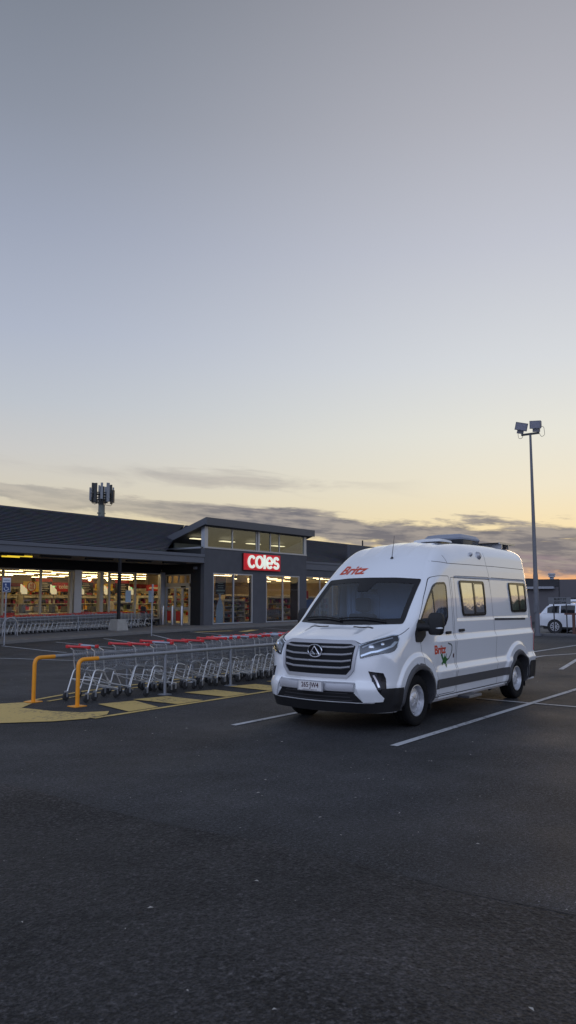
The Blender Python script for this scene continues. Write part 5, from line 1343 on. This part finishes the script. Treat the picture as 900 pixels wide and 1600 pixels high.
# panel lines
for vw in 'LR':
    sd = line('sliding_door', [(2.315, 2.06), (2.33, .33), (3.90, .33), (3.88, 1.2), (3.84, 2.06), (2.315, 2.06)], vw, .008, 'panel_gap')
    h, _ = proj(vw, 2.56, 1.25); s = -1 if vw == 'L' else 1
    if vw == 'L': MB().box(2.46, 2.64, h.y-.03, h.y, 1.235, 1.275).build('door_handle', 'black_plastic', sd, bevel=.01)
    line('panel_line', [(1.95, 2.30), (2.28, 2.275), (4.0, 2.285), (5.66, 2.275)], vw, .008, 'panel_gap')
    line('panel_line', [(2.25, 2.40), (2.28, 2.275)], vw, .008, 'panel_gap')
    line('panel_line', [(3.73, 2.50), (3.76, 2.35), (3.84, 2.06)], vw, .007, 'panel_gap')
    line('panel_line', rpoly([(2.44, 1.38), (2.44, 2.085), (3.82, 2.095), (3.82, 1.38)], .08, 5)[6:-6], vw, .006, 'panel_gap')
    line('panel_line', arc([(3.92, 2.09, 0), (5.50, 2.08, 0), (5.53, 1.40, 0)], .12, 5) and [(v.x, v.y) for v in arc([(3.92, 2.09, 0), (5.50, 2.08, 0), (5.53, 1.40, 0)], .12, 5)], vw, .008, 'panel_gap')
    line('panel_line', [(5.56, 2.05), (5.60, 1.3), (5.62, .66)], vw, .007, 'panel_gap')
    line('door_track', [(3.90, 1.395), (5.34, 1.375)], vw, .035, 'panel_gap', off=.004)
    line('side_moulding', [(1.60, .515), (4.38, .515)], vw, .13, 'grey_plastic', off=.010)
    line('sill_strip', [(1.60, .335), (4.38, .335)], vw, .012, 'panel_gap', off=.003)
    for cx, a0, a1 in ((FWX, -22, 196), (RWX, -14, 196)):
        o_ = [(cx-.50*math.cos(math.radians(a)), WZ+.515*math.sin(math.radians(a))) for a in np.linspace(a0, a1, 50)]
        i_ = [(cx-.430*math.cos(math.radians(a)), WZ+.432*math.sin(math.radians(a))) for a in np.linspace(a0, a1, 50)]
        b = MB(); n = 50
        rr = []
        for k in (0, .35, .8, 1.0):
            row = []
            for p, q_ in zip(o_, i_):
                x, z = p[0]*(1-k)+q_[0]*k, max(.26, p[1]*(1-k)+q_[1]*k); kk = .01 if k > .9 else 0
                w = float(Wf(np.array([x]), np.array([z]))[0])
                h, nn = proj(vw, x, z)
                y = abs(h.y) if h is not None else w-.02
                row.append((x, (1 if vw == 'R' else -1)*(y+{0: .0, .35: .026, .8: .03, 1.0: .022}[k]), z))
            rr.append(row)
        rr.append([(x, y*.80, z) for x, y, z in rr[-1]])
        for r_ in rr: b.v += r_
        for q_ in range(4):
            for i in range(n-1): b.f.append((q_*n+i, q_*n+i+1, (q_+1)*n+i+1, (q_+1)*n+i))
        b.build('wheel_arch_trim', 'grey_plastic', van, smooth=35)
# camper side windows
for vw in 'LR':
    for nm, x0, x1, x2, x3, zt_, zb_ in (('a', 2.60, 3.56, 3.55, 2.65, 2.02, 1.465), ('b', 4.66, 5.46, 5.44, 4.70, 2.02, 1.50)):
        op = dense(rpoly([(x0, zt_), (x1, zt_+.0), (x2, zb_), (x3, zb_)], .07, 5), .05); ip = offset_poly(op, .035)
        wf_ = ring('camper_window', op, ip, vw, 'gloss_black', off=.022, skirt=.03)
        decal('pane', offset_poly(ip, -.006), vw, 'acrylic', wf_, off=.012, res=.08, skirt=.0)
        xm = (x0+x1)/2+.03
        line('sash', [(xm, zt_-.03), (xm+.01, zb_+.03)], vw, .04, 'gloss_black', wf_, off=.017)
        ip2 = offset_poly(dense(rpoly([(xm+.05, zt_-.045), (x1-.05, zt_-.045), (x2-.045, zb_+.045), (xm+.05, zb_+.045)], .03, 3), .05), .0)
        line('sash', ip2, vw, .012, 'gloss_black', wf_, off=.016, closed=True)
# front end
gr = rpoly([(-.50, 1.155), (.50, 1.155), (.60, 1.115), (.565, .80), (.48, .705), (-.48, .705), (-.565, .80), (-.60, 1.115)], .02, 3)
grd = dense(gr, .04)
grl = decal('grille', gr, 'F', 'grille_black', off=.004, res=.04)
fr_o = offset_poly(grd, -.012); fr_i = offset_poly(grd, .030)
ring('grille_frame', fr_o, fr_i, 'F', 'silver_plastic', grl, off=.020)
for z in (1.085, .992, .905, .822):
    kx = .555-(1.085-z)*.12
    b = MB(); n = 31; ys_ = np.linspace(-kx, kx, n)
    for z_, o_ in ((z+.016, .006), (z+.010, .026), (z-.004, .026), (z-.016, .006)):
        for y in ys_:
            h, nn = proj('F', y, z); zz = z_+(max(0, abs(y)-(kx-.14))*.14); b.v.append((h.x-o_, y, zz))
    for q_ in range(3):
        for i in range(n-1): b.f.append((q_*n+i, q_*n+i+1, (q_+1)*n+i+1, (q_+1)*n+i))
    b.build('grille_bar', 'silver_plastic', grl)
h, _ = proj('F', 0, 1.03); bxx_ = h.x-.032
em = MB(); Mb = Matrix.Translation((bxx_, 0, 1.035)) @ Matrix.Rotation(-PI/2, 4, 'Y')
def ell(rz_, ry_, x, n=36): return [(x, ry_*math.cos(2*PI*k/n), 1.035+rz_*math.sin(2*PI*k/n)) for k in range(n)]
e = MB(); e.v = ell(.083, .115, bxx_+.03)+ell(.083, .115, bxx_); e.f = [tuple(range(36, 72))]+[(i, (i+1) % 36, 36+(i+1) % 36, 36+i) for i in range(36)]; bd = e.build('badge', 'gloss_black', grl)
e = MB(); e.tube(ell(.080, .112, bxx_-.004), .010, 6, closed=True)
for p in ([(-.075, -.045), (0, .062), (.075, -.045)], [(-.04, -.015), (0, -.052), (.04, -.015)]): e.tube([(bxx_-.006, y, 1.035+z) for y, z in p], [.012, .013, .012] if p[0][0] < -.05 else .008, 6)
e.build('emblem', 'chrome', bd)
hl = [(-.62, 1.115), (-.80, 1.195), (-.872, 1.238), (-.918, 1.238), (-.950, 1.19), (-.975, 1.09), (-.974, 1.045), (-.955, 1.022), (-.891, 1.015), (-.65, .95)]
for s in (1, -1):
    P = rpoly([(s*a, b) for a, b in hl], .012, 2)
    if s < 0: P = list(reversed(P))
    hd = decal('headlight', P, 'F', 'gloss_black', off=.004, res=.02)
    Pi = offset_poly(dense(P, .03), .018)
    decal('bowl', Pi, 'F', 'lampbowl', hd, off=.006, res=.02, skirt=0)
    line('light_strip', [(s*-.66, 1.09), (s*-.80, 1.155), (s*-.90, 1.205)], 'F', .016, 'silver_plastic', hd, off=.010, s=.01)
    line('light_strip', [(s*-.66, .985), (s*-.78, 1.035), (s*-.84, 1.045), (s*-.90, 1.07), (s*-.94, 1.10), (s*-.945, 1.16)], 'F', .024, 'chrome', hd, off=.011, s=.01)
    for yy, zz, r_ in ((.77, 1.10, .032), (.865, 1.13, .024)):
        h, nn = proj('F', -s*yy, zz); c = h+nn*.012
        MB().lathe([(.001, .012), (r_*.6, .010), (r_, 0), (r_*1.15, -.004)], Matrix.Translation(c) @ nn.to_track_quat('Z', 'Y').to_matrix().to_4x4(), 18).build('projector', 'chrome', hd, smooth=True)
    decal('lens', P, 'F', 'lens', hd, off=.022, res=.02, skirt=.015)
    # fog lamp recess
    fp_ = [(s*a, b) for a, b in ((-.754, .795), (-.905, .768), (-.926, .70), (-.936, .572), (-.926, .456), (-.904, .47), (-.813, .648))]
    if s < 0: fp_ = list(reversed(fp_))
    fg = decal('fog_light_bezel', fp_, 'F', 'gloss_black', off=.004, res=.03)
    q_ = [(s*a, b) for a, b in ((-.785, .762), (-.84, .762), (-.888, .62), (-.888, .56), (-.855, .565), (-.80, .66))]
    if s < 0: q_ = list(reversed(q_))
    fl_ = decal('fog_light', q_, 'F', 'lampbowl', fg, off=.010, res=.03)
    line('light_strip', [(s*-.81, .742), (s*-.84, .68), (s*-.873, .585)], 'F', .018, 'chrome', fl_, off=.016, s=.01)
# bumper: black lower apron, dark intake, grey centre bar
line('bumper_apron', [(-.93, .325), (-.80, .319), (-.4, .317), (.4, .317), (.80, .319), (.93, .325)], 'F', .13, 'black_plastic', off=.012, s=.03)
decal('air_intake', [(-.56, .54), (.56, .54), (.70, .39), (-.70, .39)], 'F', 'black_plastic', off=.004, res=.05)
for i in range(3): line('intake_slat', [(-.5-i*.03, .50-i*.045), (.5+i*.03, .50-i*.045)], 'F', .010, 'grey_plastic', off=.010)
b = MB(); n = 41; ys_ = np.linspace(-.60, .60, n)
for dz, o_ in ((.645, .004), (.625, .045), (.575, .060), (.53, .055), (.515, .01)):
    for y in ys_:
        t_ = max(0, (abs(y)-.46)/.14); h, nn = proj('F', y, .6); b.v.append((h.x-o_*(1-.25*t_), y, dz-.0*t_))
for q_ in range(4):
    for i in range(n-1): b.f.append((q_*n+i, q_*n+i+1, (q_+1)*n+i+1, (q_+1)*n+i))
b.build('bumper_bar', 'silver_plastic', van, smooth=35)
for s in (1, -1):
    P = [(s*a, b_) for a, b_ in ((-.60, .652), (-.808, .656), (-.908, .452), (-.893, .408), (-.70, .396))]
    if s < 0: P = list(reversed(P))
    decal('bumper_corner', P, 'F', 'paint', off=.022, res=.03, skirt=.03)
    decal('bumper_side', [(.21, .40), (.26, .57), (.60, .57), (.60, .26), (.20, .255)], 'L' if s > 0 else 'R', 'black_plastic', off=.010, res=.03, skirt=.02)
h, _ = proj('F', 0, .58); px_ = h.x-.075
lp = thing('license_plate', None, None); bpy.data.objects.remove(lp)
pl = MB().box(px_, px_+.012, -.205, .205, .515, .645).build('license_plate', 'silver_plastic', van)
MB().box(px_-.004, px_-.001, -.187, .187, .523, .639).build('plate_face', 'plate', pl, bevel=.002)
put_text('265\u00b7JW4', .092, lambda v: (px_-.006, -v[0], .564+v[1]), 'writing', 'plate_ink', pl, align='CENTER', bold=.0012, xs=.86)
put_text('QUEENSLAND - SUNSHINE STATE', .015, lambda v: (px_-.006, -v[0], .529+v[1]), 'writing', 'plate_ink', pl, align='CENTER')
# bonnet
line('bonnet', [(-.93, 1.245), (-.62, 1.135), (-.50, 1.172), (0, 1.178), (.50, 1.172), (.62, 1.135), (.93, 1.245)], 'F', .009, 'panel_gap', off=.0015, s=.02)
for vw in 'LR': line('bonnet_gap', [(.66, 1.235), (.72, 1.25), (.82, 1.285), (.93, 1.335)], vw, .006, 'panel_gap')
for y0 in (-.52, .22): line('bonnet_vent', [(.70, y0), (.70, y0+.32)], 'T', .035, 'gloss_black', off=.003)
# aerial
h, n = proj('T', 1.86, -.18)
ae = MB().tube([h, h+Vector((.02, 0, .02))], .022, 8).build('aerial', 'gloss_black', van)
MB().tube([h+Vector((.01, 0, .02)), h+Vector((.06, -.02, .36))], [.006, .003], 6).build('rod', 'gloss_black', ae)
# lettering on the roof dome and the door
def roof_txt(v):
    # v.x runs along -y, v.y up the dome
    h, n = proj('F', .70-v[0], 2.115+v[1]*.88); return tuple(h+n*.003)
put_text('Britz', .21, roof_txt, 'roof_lettering', 'red_decal', van, bold=.006, shear=.35, xs=1.28)
def side_txt(v):
    h, n = proj('L', 1.585+v[0], .945+v[1]); return tuple(h+n*.002)
put_text('Britz', .170, side_txt, 'door_lettering', 'red_decal', van, bold=.006, xs=1.08)
gk = [(1.79, .925), (1.83, .955), (1.86, .90), (1.875, .865), (1.90, .895), (1.915, .935), (1.925, .895), (1.95, .89), (1.965, .93), (1.98, .935), (1.975, .89), (1.985, .865), (2.03, .855), (2.09, .865), (2.03, .835), (1.99, .82), (1.985, .785), (2.01, .765), (1.98, .745), (1.965, .725), (1.95, .75), (1.955, .785), (1.92, .79), (1.89, .80), (1.86, .775), (1.83, .765), (1.845, .79), (1.82, .80), (1.855, .815), (1.86, .84), (1.83, .87)]
gko = decal('gecko_emblem', gk, 'L', 'green_decal', off=.002, res=.2, skirt=0, smooth=False)
line('tail', [(2.0, .835), (2.06, .86), (2.12, .91), (2.155, .97), (2.15, 1.03), (2.11, 1.065), (2.05, 1.07), (2.01, 1.085)], 'L', .016, 'dark_green', gko, off=.002, s=.02)
decal('side_label', [(2.20, .86), (2.24, .86), (2.24, .92), (2.20, .92)], 'L', 'plate_ink', off=.002, res=.2, skirt=0)
# roof equipment
ac = MB(); 
def loft(b, secs):
    n = len(secs[0]); k0 = len(b.v)
    for s_ in secs: b.v += s_
    for q_ in range(len(secs)-1):
        for i in range(n): b.f.append((k0+q_*n+i, k0+q_*n+(i+1) % n, k0+(q_+1)*n+(i+1) % n, k0+(q_+1)*n+i))
    b.f.append(tuple(k0+i for i in reversed(range(n)))); b.f.append(tuple(k0+(len(secs)-1)*n+i for i in range(n)))
def rr_(x0, x1, y0, y1, z, r=.08): return [(a, b_, z) for a, b_ in rpoly([(x0, y0), (x1, y0), (x1, y1), (x0, y1)], r, 4)]
loft(ac, [rr_(4.00, 4.68, -.36, .24, 2.64), rr_(3.96, 4.72, -.40, .28, 2.70), rr_(3.94, 4.74, -.42, .30, 2.775)])
aco = ac.build('air_conditioner', 'gloss_black', van, smooth=35)
ac2 = MB(); loft(ac2, [rr_(3.92, 4.75, -.42, .31, 2.775), rr_(3.90, 4.75, -.43, .32, 2.80), rr_(3.96, 4.70, -.38, .28, 2.86), rr_(4.15, 4.5, -.28, .18, 2.89)])
ac2.build('cover', mat('roof_unit_grey', (.24, .26, .32), .45), aco, smooth=35)
h1 = MB(); loft(h1, [rr_(2.92, 3.36, -.48, -.02, 2.60), rr_(2.92, 3.36, -.48, -.02, 2.67)]); ho = h1.build('roof_hatch', 'gloss_black', van)
h2 = MB(); loft(h2, [rr_(2.89, 3.39, -.51, .01, 2.67), rr_(2.90, 3.38, -.50, 0, 2.70), rr_(3.0, 3.28, -.42, -.08, 2.725)]); h2.build('cover', mat('hatch_white', (.6, .61, .64), .4), ho, smooth=35)
sp_ = MB().box(5.02, 5.78, -.66, .45, 2.745, 2.765).build('solar_panel', 'gloss_black', van)
MB().box(5.12, 5.16, -.67, .48, 2.66, 2.745).box(5.45, 5.49, -.67, .48, 2.66, 2.745).box(5.01, 5.79, -.675, -.66, 2.74, 2.775).build('mount', 'steel', sp_)
for x, r_ in ((3.20, .035), (3.52, .065)):
    h, n = proj('L', x, 2.45)
    MB().lathe([(.001, .045), (r_*.6, .04), (r_, .01), (r_*1.1, 0)], Matrix.Translation(h) @ n.to_track_quat('Z', 'Y').to_matrix().to_4x4(), 18).build('side_vent', 'silver_plastic', van, smooth=True)
# wheels
for wx_, wy in ((FWX, -1), (FWX, 1), (RWX, -1), (RWX, 1)):
    yc = wy*(.985-.11)
    A_ = Matrix.Translation((wx_, yc, RW)) @ Matrix.Rotation(PI/2*(1 if wy < 0 else -1), 4, 'X')   # local +z points outward
    w_ = thing('wheel', None, None); w_.parent = van; 
    tp = [(.19, -.10), (.235, -.112), (.30, -.118), (.333, -.105), (RW, -.085), (RW, -.03), (RW-.006, -.028), (RW-.006, -.022), (RW, -.02), (RW, .02), (RW-.006, .022), (RW-.006, .028), (RW, .03), (RW, .085), (.333, .105), (.30, .118), (.235, .112), (.212, .095), (.20, .08)]
    MB().lathe(tp, A_, 48).build('tyre', 'tyre', w_, smooth=True)
    rm = MB(); rm.lathe([(.208, .09), (.212, .102), (.203, .104), (.198, .09), (.192, .05), (.180, .03), (.172, .035), (.160, .055), (.120, .060), (.115, .04)], A_, 48)
    rm.build('rim', 'rim', w_, smooth=35)
    hs = MB()
    for k in range(16):
        a = 2*PI*k/16; c, s_ = math.cos(a), math.sin(a)
        hs.lathe([(.001, .0), (.0165, .0)], A_ @ Matrix.Translation((.166*c, .166*s_, .0485)) @ Matrix.Rotation(a, 4, 'Z') @ Matrix.Rotation(.85, 4, 'Y'), 10)
    hs.build('vent_holes', 'panel_gap', w_, fix=False)
    hc = MB(); hc.lathe([(.001, .088), (.03, .090), (.034, .083), (.075, .080), (.112, .070), (.128, .052), (.130, .03)], A_, 40)
    ho_ = hc.build('hub_cap', 'rim', w_, smooth=35)
    st_ = MB()
    for k in range(5):
        R_ = A_ @ Matrix.Rotation(2*PI*k/5, 4, 'Z'); st_.add([R_ @ Vector(v) for v in ((.03, -.010, .086), (.118, -.004, .069), (.118, .004, .069), (.03, .010, .086), (.03, 0, .094), (.115, 0, .074))], [(0, 1, 5, 4), (4, 5, 2, 3)])
    st_.build('spokes', 'silver_plastic', w_)
    MB().lathe([(.001, -.13), (.10, -.13), (.14, -.06), (.001, -.02)], A_, 20).build('brake', 'black_plastic', w_)
# underbody, wheel housings and mudflaps
MB().box(.35, 5.75, -.62, .62, .24, .60).build('underbody', 'panel_gap', van)
for wx_ in (FWX, RWX):
    for s in (1, -1):
        b = MB(); n = 16; pr = [(wx_-.46*math.cos(a), WZ+.46*math.sin(a)) for a in np.linspace(-.15, PI+.15, n)]
        for y in (s*.60, s*.975): b.v += [(x, y, z) for x, z in pr]
        b.f = [(i, i+1, n+i+1, n+i) for i in range(n-1)]+[tuple(range(n))]; b.build('wheel_housing', 'panel_gap', van, fix=False)
        MB().box(wx_+.46, wx_+.475, s*.83-.12, s*.83+.12, .17, .42).build('mudflap', 'black_plastic', van)
MB().box(1.6, 4.36, -.955, .955, .262, .30).build('floor_sill', 'silver_plastic', van, bevel=.01)
stp = MB().box(2.45, 2.92, -1.13, -.86, .245, .285).build('side_step', 'grey_plastic', van, bevel=.008); MB().box(2.46, 2.91, -1.142, -1.131, .25, .282).build('step_edge', 'steel', stp)
MB().tube([(3.95, -.80, .30), (3.98, -.84, .22)], .035, 8).build('drain_pipe', 'black_plastic', van)
# rear bumper and lamps
for s in (1, -1):
    vw = 'L' if s > 0 else 'R'
    decal('rear_bumper_side', rpoly([(5.37, .62), (5.83, .62), (5.84, .32), (5.36, .32)], .03, 3), vw, 'black_plastic', off=.018, res=.04, skirt=.02)
    decal('tail_light', [(5.64, 1.42), (5.70, 1.42), (5.76, .80), (5.68, .80)], vw, 'taillight', off=.008, res=.04)
    decal('side_marker', rpoly([(.98, .868), (1.02, .868), (1.02, .842), (.98, .842)], .005, 2), vw, 'amber', off=.034, res=.1)
decal('rear_bumper', [(-.9, .60), (.9, .60), (.9, .32), (-.9, .32)], 'B', 'black_plastic', off=.03, res=.06, skirt=.03)
decal('rear_window', rpoly([(-.62, 1.9), (-.08, 1.9), (-.08, 1.4), (-.62, 1.4)], .05), 'B', 'gloss_black', off=.004, res=.06)
decal('rear_window', rpoly([(.08, 1.9), (.62, 1.9), (.62, 1.4), (.08, 1.4)], .05), 'B', 'gloss_black', off=.004, res=.06)
line('rear_door_gap', [(0, 2.4), (0, .62)], 'B', .01, 'panel_gap')
# cab interior
def seat(y, lb):
    s_ = thing('seat', None, None); s_.parent = van; s_.location = (1.78, y, .55)
    MB().box(-.28, .26, -.24, .24, .12, .32).build('cushion', 'seat', s_, bevel=.05)
    MB().box(.20, .36, -.24, .24, .28, .95, Matrix.Rotation(.18, 3, 'Y')).build('backrest', 'seat', s_, bevel=.05)
    MB().box(.29, .40, -.13, .13, .98, 1.2).build('headrest', 'seat', s_, bevel=.04)
seat(-.50, ''); seat(.50, '')
MB().box(.90, 1.25, -.86, .86, .9, 1.28).build('dashboard', 'lining', van, bevel=.06)
MB().box(1.05, 1.30, .25, .75, 1.2, 1.36).build('instrument_cowl', 'lining', van, bevel=.05)
sw = MB(); Ms = Matrix.Translation((1.42, .50, 1.30)) @ Matrix.Rotation(-.5, 4, 'Y')
sw.tube([Ms @ Vector((.0, .19*math.cos(a), .19*math.sin(a))) for a in np.linspace(0, 2*PI, 25)[:-1]], .015, 8, closed=True)
for a in (PI/2+PI, .2, PI-.2): sw.tube([Ms @ Vector((0, 0, 0)), Ms @ Vector((0, .19*math.cos(a), .19*math.sin(a)))], .014, 6)
sw.build('steering_wheel', 'seat', van, smooth=True)
MB().box(.95, 2.3, -.90, .90, .55, .60).build('cab_floor', 'lining', van)
b = MB(); b.box(2.28, 2.31, -.86, -.30, .55, 2.1).box(2.28, 2.31, .30, .86, .55, 2.1).box(2.30, 2.33, -.4, .4, .55, 2.1)
b.build('bulkhead', 'curtain', van)
b = MB()
for s in (1, -1):
    for k in range(6): b.tube([(2.20+.02*(k % 2), s*(.60+.05*k), .95), (2.20+.02*(k % 2), s*(.62+.045*k), 2.05)], .03, 6)
b.build('curtain', 'curtain', van, smooth=True)
MB().box(1.75, 2.3, -.84, .84, 2.06, 2.09).build('headlining', 'lining', van)
h, n = proj('F', 0, 1.95); MB().box(h.x+.09, h.x+.11, -.12, .12, 1.80, 1.88).build('rear_view_mirror', 'gloss_black', van)
